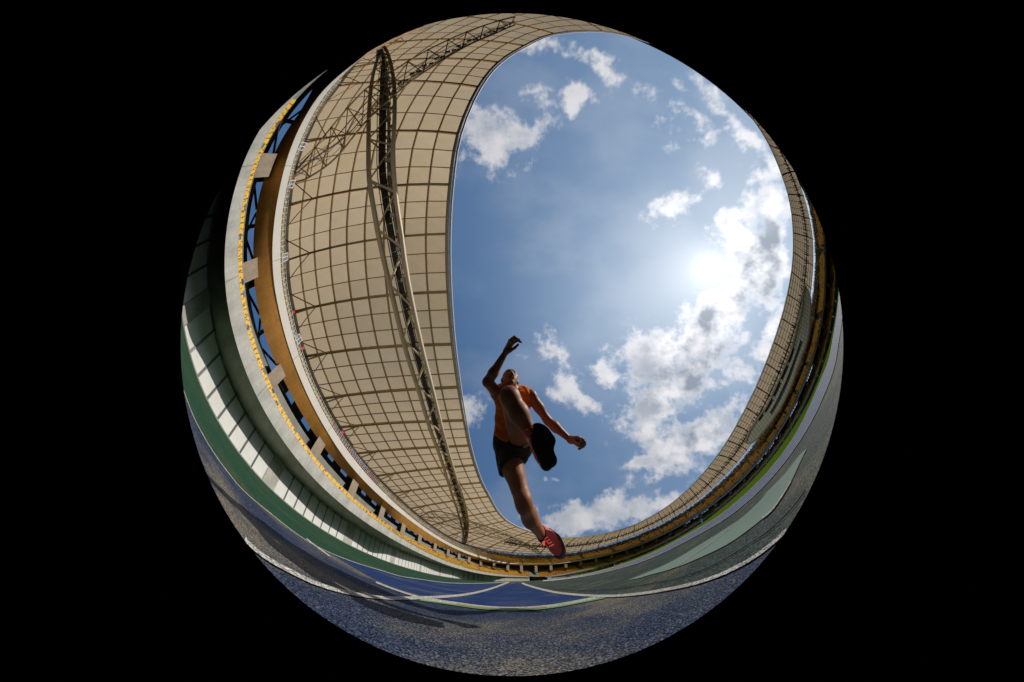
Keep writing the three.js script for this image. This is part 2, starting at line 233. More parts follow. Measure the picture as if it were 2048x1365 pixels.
// granulated rubber: grains of several colours, worn pale in patches
function rubber(n, cells, dark, midc, pale, worn, wear) {
  return texture(n, (u, v) => {
    const g = vn(u * cells, v * cells, cells, 11), g2 = vn(u * cells * 1.0 + .5, v * cells + .37, cells, 23), fine = vn(u * cells * 2, v * cells * 2, cells * 2, 5);
    const w = clamp((vf(u, v, 5, 71, 5) - .5) * 3.2 + wear), streak = vf(u, v, 16, 37, 3);
    let c = lerp3(dark, midc, sstep(.28, .7, g)); c = lerp3(c, pale, sstep(.62 - .12 * streak, .86, g2) * .75);
    c = lerp3(c, worn, clamp(w) * sstep(.3, .62, fine * .6 + g2 * .4) * .8);
    const pit = sstep(.2, .06, fine) * .55; return [c[0] * (1 - pit), c[1] * (1 - pit), c[2] * (1 - pit)];
  });
}
const T_blue = rubber(2048, 740, [.045, .06, .10], [.18, .255, .40], [.50, .51, .52], [.70, .61, .45], .34);
const T_lane = rubber(1024, 420, [.07, .12, .24], [.13, .24, .47], [.28, .36, .52], [.50, .47, .42], .08);
const T_green = rubber(1024, 300, [.07, .09, .085], [.27, .33, .29], [.44, .48, .42], [.52, .47, .34], .10);
const T_field = rubber(1024, 300, [.13, .30, .22], [.19, .40, .30], [.26, .45, .33], [.50, .45, .31], .12);
const T_conc = texture(1024, (u, v) => { const a = vf(u, v, 4, 3, 6), b = vf(u, v, 64, 9, 3), st = vf(u * 1, v * .12, 24, 31, 3), k = .655 + (a - .5) * .22 + (b - .5) * .08 + (st - .5) * .09 - .18 * sstep(.72, .8, vn(u * 90, v * 90, 90, 77)) * sstep(.5, .7, a); return [k * 1.0, k * .985, k * .93]; });
const T_plain = texture(512, (u, v) => { const a = vf(u, v, 4, 13, 5), b = vf(u, v, 90, 19, 2), k = .93 + (a - .5) * .10 + (b - .5) * .03; return [k, k * .998, k * .99]; });
const T_worn = rubber(1024, 240, [.42, .42, .42], [.86, .84, .79], [.95, .93, .88], [.66, .62, .54], .12);
const T_bump = texture(1024, (u, v) => { const k = vn(u * 300, v * 300, 300, 11) * .6 + vn(u * 600, v * 600, 600, 5) * .4; return [k, k, k]; }, false);
const M = {
  blue: flat({ map: sized(T_blue, 2.6), bumpMap: sized(T_bump, 1.4), bumpScale: .005, roughness: .8, color: rgb(1, 1, 1) }),
  dark: flat({ map: sized(T_green, 2.1), bumpMap: sized(T_bump, 1.4), bumpScale: .005, roughness: .85 }),
  field: flat({ map: sized(T_field, 5), color: rgb(.56, .54, .54), roughness: .9 }),
  blueLane: flat({ map: sized(T_lane, 2.2), bumpMap: sized(T_bump, 1.4), bumpScale: .004 }),
  lane: flat({ map: sized(T_plain, 3), color: rgb(.115, .155, .26) }),
  pale: flat({ map: sized(T_plain, 2.5), color: rgb(.215, .30, .235), roughness: .8 }),
  white: flat({ map: sized(T_worn, 1.2), bumpMap: sized(T_bump, 1.4), bumpScale: .004, color: rgb(1, 1, 1) }),
  clay: std({ map: sized(T_plain, .4), color: rgb(.42, .30, .19) }),
  kerbGreen: std({ color: rgb(.12, .27, .07) }),
  grass: flat({ map: sized(T_plain, 4), color: rgb(.105, .165, .014), roughness: 1, specularIntensity: 0 }),
  rubberBlack: std({ color: rgb(.012, .012, .012), roughness: .6 }),
  concrete: std({ map: sized(T_conc, 4), color: rgb(1, 1, 1) }),
  concDark: std({ map: sized(T_conc, 4), color: rgb(.92, .94, .84) }),
  fascia: std({ map: sized(T_plain, 5), color: rgb(.60, .56, .50) }),
  panel: std({ map: sized(T_plain, 3), color: rgb(.74, .74, .70), roughness: .5 }),
  mullion: std({ color: rgb(.16, .17, .17), roughness: .45, metalness: .5 }),
  doorShade: std({ color: rgb(.10, .11, .12), roughness: .5 }),  // dark grey carries the shade inside the far wall openings
  plinth: std({ map: sized(T_conc, 2), color: rgb(.75, .75, .75) }),
  shadowGap: std({ color: rgb(.09, .10, .11) }),
  slot: std({ color: rgb(.8, .82, .85), roughness: .3 }),
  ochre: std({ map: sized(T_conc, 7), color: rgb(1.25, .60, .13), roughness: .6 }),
  column: std({ map: sized(T_conc, 3), color: rgb(.64, .52, .42) }),
  stepc: std({ map: sized(T_conc, 5), color: rgb(.52, .52, .52) }),
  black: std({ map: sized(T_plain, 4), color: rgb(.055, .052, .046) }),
  void: new THREE.MeshStandardMaterial({ color: 0x000000, roughness: 1 }),
  rail: std({ color: rgb(.62, .63, .64), roughness: .35, metalness: .6 }),
  railWhite: std({ color: rgb(.72, .72, .7), roughness: .5 }),
  steel: std({ map: sized(T_plain, 3), color: rgb(.74, .63, .48), roughness: .5 }),
  rib: std({ map: sized(T_plain, 3), color: rgb(.60, .455, .285), roughness: .55 }),
  gutter: std({ color: rgb(.72, .66, .60), roughness: .5 }),
  lampBlack: std({ color: rgb(.03, .03, .03), roughness: .4, metalness: .4 }),
  lens: std({ color: rgb(.45, .47, .5), roughness: .12 }),
  glassSky: new THREE.MeshPhysicalMaterial({ color: rgb(.62, .79, .90), roughness: .25 }),  // sky reflection put into the pale blue base colour
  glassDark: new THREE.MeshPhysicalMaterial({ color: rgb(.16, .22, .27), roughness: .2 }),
  frameGrey: std({ color: rgb(.42, .42, .43), roughness: .5 }),
  seat: std({ color: rgb(.78, .45, .045), roughness: .45 }),
  seats: std({ vertexColors: true, roughness: .45 }),
  cone: std({ color: rgb(.75, .09, .03), roughness: .5 }), coneWhite: std({ color: rgb(.8, .8, .78), roughness: .5 }),
  sign: std({ color: rgb(.82, .83, .84), roughness: .5 }), redbox: std({ color: rgb(.5, .02, .03), roughness: .5 }),
};
M.void.specularIntensity = 0;
M.void = new THREE.MeshPhysicalMaterial({ color: 0x000000, roughness: 1, specularIntensity: 0 });
M.membrane = [[.88, .675, .425], [.84, .65, .41], [.90, .70, .445], [.86, .655, .40]].map((c) => new THREE.MeshPhysicalMaterial({ map: sized(T_plain, 6), color: rgb(...c), roughness: 1, transmission: .6, thickness: 0, specularIntensity: .2 }));

// ---------------------------------------------------------------- ground
const GH = .29;
function G(az, el, lift = 0) {
  const w = rW(az), e = Math.min(el - eBase(az), 0), D = GH / Math.tan(Math.atan(GH / w) - e * rad);
  const v = P(az, el, D); v[1] += lift * (1 + D * .12); return v;
}
const spanAz = (a, b, s) => mix(a, b, s);
const groundSheet = (a0, a1, n, m, top, lift, pw = 2.2) => new Geo().sheet(n, m, (s, t) => { const a = spanAz(a0, a1, s), hi = top(a), lo = -33; return G(a, hi + (lo - hi) * t ** pw, lift); });
structure(add('ground', groundSheet(-146, 140, 200, 44, (a) => eBase(a) + .12, 0), M.dark, scene, 9), 'dark green granulated rubber ground round the blue run-up');
const interpLine = (L) => { const X = L.map((p) => p[0]), Y = L.map((p) => p[1]); if (X[0] > X[X.length - 1]) { X.reverse(); Y.reverse(); } return (a) => { if (a <= X[0]) return Y[0]; if (a >= X[X.length - 1]) return Y[Y.length - 1]; return lookup(Y, a, X); }; };
const greenLine = interpLine([[-128, -3.0], [-110, -4.6], [-97, -5.6], ...L_greenline]), thickR = interpLine([...L_thickR, [70, -20.6], [90, -20]]);
structure(add('infield_strip', new Geo().sheet(140, 14, (s, t) => { const a = spanAz(-146, -2.6, s); return G(a, mix(eBase(a) + .1, greenLine(a), t ** 1.6), .004); }), M.field, scene, 9), 'green synthetic strip along the foot of the panelled wall');
structure(add('running_track', groundSheet(-128, 90, 200, 60, (a) => a < -3.2 ? greenLine(a) : a < -.2 ? mix(greenLine(-3.2), -.15, (a + 3.2) / 3) : Math.min(-.12, thickR(a)), .008, 1.9), M.blue, scene, 9), 'blue granulated track surface in the foreground, worn beige in patches');
{ // smoother blue between the lines and along the green strip
  const tl = interpLine(L_thickL), cross = interpLine(L_cross);
  structure(add('blue_lane', new Geo().sheet(70, 10, (s, t) => { const a = mix(-44, -3.4, s), hi = greenLine(a) - .02, lo = mix(hi - .02, tl(a), sstep(0, .75, s) * .96); return G(a, mix(hi, lo, t), .011); }), M.blueLane, scene, 9), 'smooth deep blue wedge beside the green strip');
  const inv = (f, e, lo, hi) => { let a = lo, b = hi; for (let i = 0; i < 40; i++) { const m = (a + b) / 2; (f(m) - e) * (f(a) - e) > 0 ? a = m : b = m; } return (a + b) / 2; };
  structure(add('blue_lane', new Geo().sheet(30, 40, (s, t) => { const e = -.35 - 7.5 * t ** 1.3, a0 = inv(tl, e, -21.7, -2.95), a1 = inv(thickR, e, -.1, 18.6), a = mix(a0, a1, s); return G(a, Math.max(e, cross(a) + .3) , .011); }), M.blueLane, scene, 9), 'blue lane between the two broad white lines');
}
function band(L, width, lift, n = 60, w1) {      // a painted line: angular width in degrees across its own direction
  const C = new THREE.CatmullRomCurve3(L.map((p) => new THREE.Vector3(p[0], p[1], 0)), false, 'centripetal');
  return new Geo().sheet(n, 2, (s, t) => {
    const p = C.getPoint(s), d = C.getTangent(s), c = Math.cos(p.y * rad); let nx = -d.y, ny = d.x * c; const l = Math.hypot(nx, ny); nx /= l; ny /= l;
    const w = (typeof width === 'function' ? width(s) : width) * (t - .5); return G(p.x + w * nx / c, p.y + w * ny, lift);
  });
}
const line = (L, w, lift, label, m = M.white, n) => structure(add('lane_line', band(L, w, lift, n), m, scene, 9), label);
line([[-128, -3.0], [-110, -4.6], [-97, -5.6], ...L_greenline], (s) => mix(.22, .14, s), .013, 'thin white line between green strip and blue track', M.white, 120);
line(L_thickL, (s) => mix(.4, 1.35, Math.min(1, s * 1.4)), .016, 'broad white line sweeping left across the blue track', M.white, 90);
line(L_thickR, (s) => mix(.4, 1.15, Math.min(1, s * 1.3)), .016, 'broad white line sweeping right between track and green rubber', M.white, 90);
line(L_obl, .55, .013, 'short slanting white mark meeting the broad left line'); line(L_obl2, .4, .013, 'short slanting white mark beside the green strip');
line(L_cross.map(([a, e]) => [a, e + .12]), .75, .014, 'white painted strip of the take-off edge', M.white); line(L_cross.slice(2, 6).map(([a, e]) => [a, e - .08]), .42, .017, 'brown worn middle of the take-off strip', M.clay);
line(L_cross.map(([a, e]) => [a, e - .5]), .42, .015, 'green edging below the take-off strip', M.kerbGreen);
{ // slender pale lens of smooth surfacing on the right
  const U = interpLine(L_paleU), Lo = interpLine(L_paleL);
  structure(add('pale_strip', new Geo().sheet(90, 6, (s, t) => { const a = spanAz(22.6, 68.8, s); return G(a, mix(Math.max(U(a), Lo(a) + .01), Lo(a), t), .008); }), M.pale, scene, 9), 'pale green smooth surfacing on the right of the track');
  line(L_paleline, .16, .012, 'thin white line slanting across the pale green surfacing'); line([[53.6, -10.9], [56.3, -11.1], [58.8, -10.5], [62.4, -9.4]], .5, .012, 'white edge mark of the pale green surfacing');
  const a0 = 4.4, a1 = 118, lU = interpLine([...L_laneU, [100, -.4], [118, -.2]]), lL = interpLine([...L_laneL, [100, -2.2], [118, -1.6]]);
  structure(add('running_lanes', new Geo().sheet(150, 8, (s, t) => { const a = spanAz(a0, a1, s); return G(a, mix(lU(a), lL(a), t), .008); }), M.lane, scene, 9), 'blue running lanes along the far stand');
  for (let k = 0; k <= 5; k++) { const L = []; for (let a = a0; a <= a1; a += 5) L.push([a, mix(lU(a), lL(a), k / 5)]); line(L, k % 5 ? .05 : .12, .014, ['top edge line', 'second line', 'third line', 'fourth line', 'fifth line', 'near edge line'][k] + ' of the far blue running lanes', M.white, 110); }
  structure(add('grass_strip', new Geo().sheet(140, 4, (s, t) => { const a = spanAz(12, a1, s); return G(a, mix(eBase(a) + .1 + .25, lU(a), t), .009); }), M.grass, scene, 9), 'bright green grass strip at the foot of the far stand');
  tag(add('cable', new Geo().tube(new THREE.CatmullRomCurve3(L_cable.map(([a, e]) => { const v = G(a, e, .012); return new THREE.Vector3(...v); })).getPoints(110).map((v) => [v.x, v.y, v.z]), .005, 6), M.rubberBlack, scene, .9), 'thin black cable lying across the dark green rubber', 'cable');
}
// plan of the roof: [rim x, rim z, outer x, outer z] at each main rib
const ROOF = [[50, 76, 42, 112], [34.5, 70, 20, 104], [24, 64, 5, 92], [11, 52.5, -14, 66], [4.6, 43.2, -23, 53], [0, 35.5, -27, 46], [-3.1, 27.5, -28.5, 40], [-5.8, 17, -33, 27], [-6.9, 8.5, -34.5, 14.5], [-7.6, 1.5, -35.6, 5], [-8.2, -6.5, -36.5, -4], [-8.7, -14.5, -37.3, -12.5], [-9.1, -22.5, -37.8, -22],
  [-9.5, -30.5, -38, -30], [-9.9, -38.5, -37.9, -39], [-10, -46.5, -37.3, -49], [-9.8, -56, -36.6, -59], [-9, -66, -36, -71], [-7.8, -80, -35, -90], [-5.5, -93, -33, -108], [-1.4, -104, -29, -124], [4, -115, -20, -139], [11, -128, -6, -154], [22, -141, 12, -169], [34, -151, 28, -181], [49, -159, 44, -188], [60, -164, 59, -190], [72, -166.5, 75, -188],
  [83, -165.5, 90, -186], [91, -160, 103, -183], [97, -152, 115, -178], [102, -142, 125, -172], [104.5, -132, 134, -165], [106, -120, 141, -155], [106, -108, 144, -139], [105.5, -97, 148, -124], [104, -84, 151, -110], [102, -72, 151, -97], [100, -61, 150, -84], [98.3, -50, 149, -71], [97.6, -39, 148, -55], [97.4, -28, 147, -40], [98.6, -19, 147, -27],
  [101.3, -9, 148, -13], [105, 1, 149, 1], [109, 11, 150.5, 12], [111.8, 20, 153.5, 25], [113.4, 29, 156.5, 41], [114.6, 38, 151, 51], [113.3, 47, 141, 60], [109.6, 54.5, 128, 67.5], [103, 66.5, 116, 72], [95.5, 72.5, 106, 80], [88, 75.6, 95, 90]];
const OUT = ROOF.map((k) => [Math.atan2(k[2], -k[3]) / rad, Math.hypot(k[2], k[3])]).filter((p, i) => i > 3).map(([a, r]) => [a, r, Math.atan2(24, r) / rad]).sort((p, q) => p[0] - q[0]);
const OA = OUT.map((p) => p[0]), OR = OUT.map((p) => p[1]), OE = OUT.map((p) => p[2]);
const lin = (X, Y, a) => { if (a <= X[0]) return Y[0]; for (let i = 0; i + 1 < X.length; i++) if (a <= X[i + 1]) return mix(Y[i], Y[i + 1], (a - X[i]) / (X[i + 1] - X[i])); return Y[Y.length - 1]; };
const rOut = (a) => lin(OA, OR, a), eOut = (a) => lin(OA, OE, a);
const eUs = (a) => mix(eUt(a), eOut(a), a < -40 ? .55 : .8);
// ---------------------------------------------------------------- grandstand
const near = thing('grandstand', 'near two-tier grandstand with white panelled wall and concrete balcony', 'grandstand', null);
const far = thing('grandstand', 'far grandstand in shade beyond the blue lanes', 'grandstand', null);
const ring = (a0, a1, n, f, g, m = 1) => new Geo().sheet(n, m, (s, t) => { const a = mix(a0, a1, s), p = f(a), q = g(a); return [mix(p[0], q[0], t), mix(p[1], q[1], t), mix(p[2], q[2], t)]; }, (s, t) => { const a = mix(a0, a1, s), p = f(a), q = g(a); return [arc(a), t * Math.hypot(p[0] - q[0], p[1] - q[1], p[2] - q[2])]; });
const arcA = [], arcS = []; for (let a = -152, s = 0, q = null; a <= 136; a += 1) { const p = P(a, 0, rB(a)); if (q) s += Math.hypot(p[0] - q[0], p[2] - q[2]); q = p; arcA.push(a); arcS.push(s); }
const arc = (a) => { const i = clamp(Math.floor(a + 152), 0, arcA.length - 2); return mix(arcS[i], arcS[i + 1], a + 152 - i); };
const azAt = (s) => { let lo = 0, hi = arcS.length - 1; while (hi - lo > 1) { const m = (lo + hi) >> 1; arcS[m] > s ? hi = m : lo = m; } return mix(arcA[lo], arcA[hi], (s - arcS[lo]) / (arcS[hi] - arcS[lo])); };
const eGap = (a) => ePt(a) + Math.min(.6, (eFb(a) - ePt(a)) * .35);
// one slab between two azimuths: inner face f0(az)..f1(az), thickness d outwards
function slab(a0, a1, n, f0, f1, d) {
  const g = new Geo(), out = (p) => { const k = 1 + d / Math.hypot(p[0], p[1], p[2]); return p.map((x) => x * k); }, A = [];
  for (let i = 0; i <= n; i++) { const a = mix(a0, a1, i / n), p = f0(a), q = f1(a); A.push([p, q, out(p), out(q), arc(a), Math.hypot(p[0] - q[0], p[1] - q[1], p[2] - q[2])]); }
  for (let i = 0; i < n; i++) {
    const x = A[i], y = A[i + 1];
    g.quad(x[0], y[0], y[1], x[1], [x[4], 0], [y[4], 0], [y[4], y[5]], [x[4], x[5]]); g.quad(y[2], x[2], x[3], y[3], [y[4], 0], [x[4], 0], [x[4], x[5]], [y[4], y[5]]);
    g.quad(x[1], y[1], y[3], x[3], [x[4], 0], [y[4], 0], [y[4], d], [x[4], d]); g.quad(x[2], y[2], y[0], x[0], [x[4], 0], [y[4], 0], [y[4], d], [x[4], d]);
  }
  const s = A[0], e = A[n]; g.quad(s[0], s[1], s[3], s[2]); g.quad(e[1], e[0], e[2], e[3]); return g;
}
const TUN0 = 1.5, TUN1 = 3.3;
// near wall: piers and bays of eight white panels
const PIERS = [[-140, -137], [-99.9, -96.3], [-61.5, -58.2], [-40, -38], [-29, -28], [-22.5, -22], [-18.15, -17.7], [-15.25, -14.95], [-12.8, -12.5], [-10.55, -10.3], [-8.85, -8.6], [-6.95, -6.7], [-5.4, -5.2]];
add('wall_back', ring(-146, TUN0, 140, (a) => P(a, eBase(a) - .3, rW(a) + .1), (a) => P(a, eGap(a) + .1, rW(a) + .1)), M.concrete, near);
PIERS.forEach(([a, b]) => add('pier', slab(a, b, 4, (x) => P(x, eBase(x) - .1, rW(x) - .03), (x) => P(x, eGap(x) + .1, rW(x) - .03), .12), M.concrete, near));
for (let i = 0; i + 1 < PIERS.length; i++) {
  const p = P(PIERS[i][1], 0, rW(PIERS[i][1])), q = P(PIERS[i + 1][0], 0, rW(PIERS[i + 1][0])), N = 8;
  const azc = (t) => Math.atan2(mix(p[0], q[0], t), -mix(p[2], q[2], t)) / rad;
  for (let k = 0; k < N; k++) {
    const w = Math.abs(azc((k + 1) / N) - azc(k / N)), a0 = azc(k / N) + w * .025, a1 = azc((k + 1) / N) - w * .025; if (a1 < -134) continue;
    add('panel', slab(a0, a1, 3, (x) => P(x, eBase(x) + ePt(x) * .045, rW(x)), (x) => P(x, ePt(x), rW(x)), .05), M.panel, near);
    if (k) add('mullion', slab(a0 - w * .085, a0 + w * .035, 1, (x) => P(x, eBase(x), rW(x) - .018), (x) => P(x, eGap(x), rW(x) - .018), .05), M.mullion, near);
    if (a0 > -110 && a0 < -22 && rnd() < .62) { const b0 = mix(a0, a1, rnd() * .4), b1 = mix(a0, a1, .6 + rnd() * .38); add('slot_sky', slab(b0, b1, 1, (x) => P(x, mix(ePt(x), eGap(x), .62), rW(x) + .02), (x) => P(x, mix(ePt(x), eGap(x), .84), rW(x) + .02), .02), M.slot, near); }  // pale slabs paint the sky showing through the slots
  }
}
add('plinth', slab(-140, -5.2, 130, (x) => P(x, eBase(x) - .25, rW(x) - .05), (x) => P(x, eBase(x) + ePt(x) * .04, rW(x) - .05), .1), M.plinth, near);
add('end_wall', slab(-5.2, TUN0, 10, (x) => P(x, eBase(x) - .1, rW(x)), (x) => P(x, ePt(x), rW(x)), .1), M.concDark, near);
add('soffit', ring(-150, TUN0, 150, (a) => P(a, eGap(a), rW(a) + .02), (a) => P(a, eFb(a), rB(a)), 3), M.concDark, near, 9);
// columns between the tiers
const COLS = [[-126, -120.5], [-101.3, -96.6], [-74.6, -71.2], [-54.8, -52.3], [-42.4, -40.6], [-33.8, -32.6], [-28, -27], [-23.7, -22.9], [-19.9, -19.25], [-16.8, -16.2], [-14.3, -13.7], [-12, -11.4], [-9.3, -8.8], [-6.4, -5.8], [-3.4, -2.8], [-.4, .2], [2.8, 3.4], [6.1, 6.7], [9.4, 10], [12.7, 13.3], [16.1, 16.7], [19.6, 20.2], [23.1, 23.7], [26.7, 27.3], [30, 30.6], [33.3, 33.9]];
for (let a = 37; a < 128; a += 4) COLS.push([a, a + .7]);
const joints = COLS.map((c) => (c[0] + c[1]) / 2);
joints.unshift(-168, -148);
add('balcony_core', slab(-166, TUN0, 150, (x) => P(x, eFb(x) + .1 * eFb(x) / 15, rB(x) + .1), (x) => P(x, eFt(x) - .1 * eFb(x) / 15, rB(x) + .1), .2), M.concDark, near); add('upper_core', slab(-166, 130, 240, (x) => P(x, mix(eUb(x), eUt(x), .04), rB(x) + .7), (x) => P(x, mix(eUb(x), eUt(x), .96), rB(x) + .7), .2), M.concDark, near);
for (let i = 0; i < joints.length; i++) {
  const a = joints[i], b = joints[i + 1] ?? 142, host = b < TUN0 + 2 ? near : far, n = Math.max(2, Math.ceil((b - a) / 1.2)), gap = (b - a) * .0018, m2 = (a + b) / 2;
  if (!(a > TUN0 - 1 && a < TUN1)) { const b0 = Math.max(a, a > TUN0 ? TUN1 : -200), b1 = Math.min(b, a < TUN0 ? TUN0 : 200); add('balcony_slab', slab(b0 + gap, b1 - gap, n, (x) => P(x, eFb(x), rB(x)), (x) => P(x, eFt(x), rB(x) + .015), .22), M.concrete, host, .5); }
  add('upper_slab', slab(a + gap, b - gap, n, (x) => P(x, eUb(x), rB(x) + .6), (x) => P(x, eUt(x), rB(x) + .6), .22), M.fascia, host, .5);
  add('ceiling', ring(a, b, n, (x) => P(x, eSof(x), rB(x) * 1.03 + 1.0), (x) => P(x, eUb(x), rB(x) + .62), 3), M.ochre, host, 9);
}
COLS.forEach(([a, b]) => add('column', slab(a, b, 2, (x) => P(x, eSt(x) - .25, rB(x) + 1.0), (x) => P(x, mix(eSof(x), eUb(x), .22), rB(x) + 1.0), .6), M.column, b < TUN0 ? near : far));
const lowA = (a) => P(a, eFt(a) - .05, rB(a) + .1), lowB = (a) => P(a, eSt(a), rB(a) * 1.03 + .5), upA = (a) => P(a, eUt(a) - .15, rB(a) + .9), upB = (a) => P(a, eUs(a), rOut(a) * .97);
const stepSheet = (a0, a1, n, f, g, k) => new Geo().sheet(n, k * 2, (s, t) => { const a = mix(a0, a1, s), p = f(a), q = g(a), i = Math.round(t * k * 2), up = Math.floor(i / 2) / k, back = Math.ceil(i / 2) / k; return [mix(p[0], q[0], back), mix(p[1], q[1], up), mix(p[2], q[2], back)]; });
for (const [a0, a1, host] of [[-166, 2.4, near], [2.4, 142, far]]) {
  const n = Math.ceil((a1 - a0) / 1.3);
  add('lower_terrace', stepSheet(a0, a1, n, lowA, lowB, 6), M.stepc, host);
  add('parapet', slab(a0, a1, n, (a) => P(a, eSt(a) - .4 * Math.min(1, eSt(a) / 15), rB(a) * 1.04 + 1.3), (a) => P(a, mix(eSt(a), eSof(a), a < -45 ? .45 : .42), rB(a) * 1.04 + 1.3), .12), M.stepc, host);
  add('upper_terrace', stepSheet(a0, a1, n, upA, upB, 10), M.stepc, host);
}
// back of the concourse: open to the sky on the left, mostly closed elsewhere
for (let i = 0; i + 1 < joints.length; i++) {
  const a = joints[i], b = joints[i + 1], host = b < TUN0 + 2 ? near : far, lo = (x) => mix(eSt(x), eSof(x), .35), r = (x) => rB(x) * 1.06 + 1.9;
  const piece = (u, v, e0, e1) => add('back_wall', slab(mix(a, b, u), mix(a, b, v), 2, (x) => P(x, mix(lo(x), eSof(x), e0), r(x)), (x) => P(x, mix(lo(x), eSof(x) + .4, e1), r(x)), .1), M.stepc, host);
  if (b < -70) { piece(.0, .16, 0, 1); piece(.56, .60, 0, 1); const m = mix(a, b, .34); for (const [u, v] of [[.2, .42], [.62, .46], [.7, .92]]) { const A = mix(a, b, u), B = mix(a, b, v); add('brace', new Geo().beam(P(A, lo(A), r(A)), P(B, eSof(B), r(B)), .16, .16), M.black, host); } }
  else if (b < -10) { const w = b < -50 ? .42 : .55; piece(0, 1, 0, w); piece(0, .25, w, 1); piece(.4, .62, w, 1); piece(.78, 1, w, 1); }
  else { const open = rnd() < .3 && a > 14; piece(0, 1, 0, .2); piece(0, 1, .85, 1); for (let k = 0; k < 6; k++) if (!open || rnd() < .3) piece(k / 6, (k + 1) / 6, .2, .85); else piece(k / 6, (k + .35) / 6, .2, .85); }
}
// entrance under the stand at the far end
{ const t = thing('tunnel_entrance', 'dark tunnel entrance between the near wall and the far stand', 'tunnel'), r = (x) => rB(x) * 1.02;
  add('back', slab(TUN0, TUN1, 2, (x) => P(x, eBase(x) - .1, r(x) + 3), (x) => P(x, 2.0, r(x) + 3), .3), M.black, t);  // near-black panel paints the darkness inside the entrance
  add('side_wall', new Geo().hex([P(TUN0, -.1, r(TUN0)), P(TUN0 + .12, -.1, r(TUN0)), P(TUN0 + .12, 1.55, r(TUN0)), P(TUN0, 1.55, r(TUN0)), P(TUN0, -.1, r(TUN0) + 3), P(TUN0 + .12, -.1, r(TUN0) + 3), P(TUN0 + .12, 1.55, r(TUN0) + 3), P(TUN0, 1.55, r(TUN0) + 3)]), M.concrete, t);
  add('ramp_wall', slab(2.0, TUN1 + 2.2, 4, (x) => P(x, eBase(x) - .1, r(x)), (x) => P(x, mix(.9, 2.3, clamp(1 - Math.abs(x - 2.9) / 2.4)), r(x)), .2), M.stepc, t); }
// far wall below the seats, in lengths; dark openings are slabs coloured as shade
for (let a = 5.4; a < 138; a += 3) add('wall', slab(a, a + 2.97, 3, (x) => P(x, eBase(x) - .1, rW(x)), (x) => P(x, eFb(x) + .02, rW(x)), .3), M.concrete, far);
for (let a = 7; a < 120; a += 2.4) if (rnd() < .5) add('doorway_shade', slab(a, a + .5 + rnd() * .7, 1, (x) => P(x, eBase(x) + .1, rW(x) - .12), (x) => P(x, eFb(x) * .85 + .1, rW(x) - .12), .1), M.doorShade, far);

// ---------------------------------------------------------------- roof
const roofSpan = ROOF.length - 1;
const crv = (i0, i1) => new THREE.CatmullRomCurve3(ROOF.map((k) => new THREE.Vector3(k[i0], 0, k[i1])), false, 'centripetal');
const cr = (k, j) => { const i = clamp(Math.floor(k), 0, roofSpan - 1), t = k - i, p = (n) => ROOF[clamp(n, 0, roofSpan)][j], a = p(i - 1), b = p(i), c = p(i + 1), d = p(i + 2); return .5 * (2 * b + (c - a) * t + (2 * a - 5 * b + 4 * c - d) * t * t + (3 * b - a - 3 * c + d) * t ** 3); };
const NC = 9;
function roofAt(k, f, drop = 0) { const x = mix(cr(k, 2), cr(k, 0), f), z = mix(cr(k, 3), cr(k, 1), f); return [x, 24 + 6 * f + 1.1 * Math.sin(Math.PI * f) - drop, z]; }
const roof = thing('stadium_roof', 'cream membrane roof on brown steel ribs ringing the open sky', 'roof');
const PANEL_BAYS = [2, 13];      // the bays whose panels show largest
const restPanels = new Geo(), restPurlin = new Geo(), restMinor = new Geo();
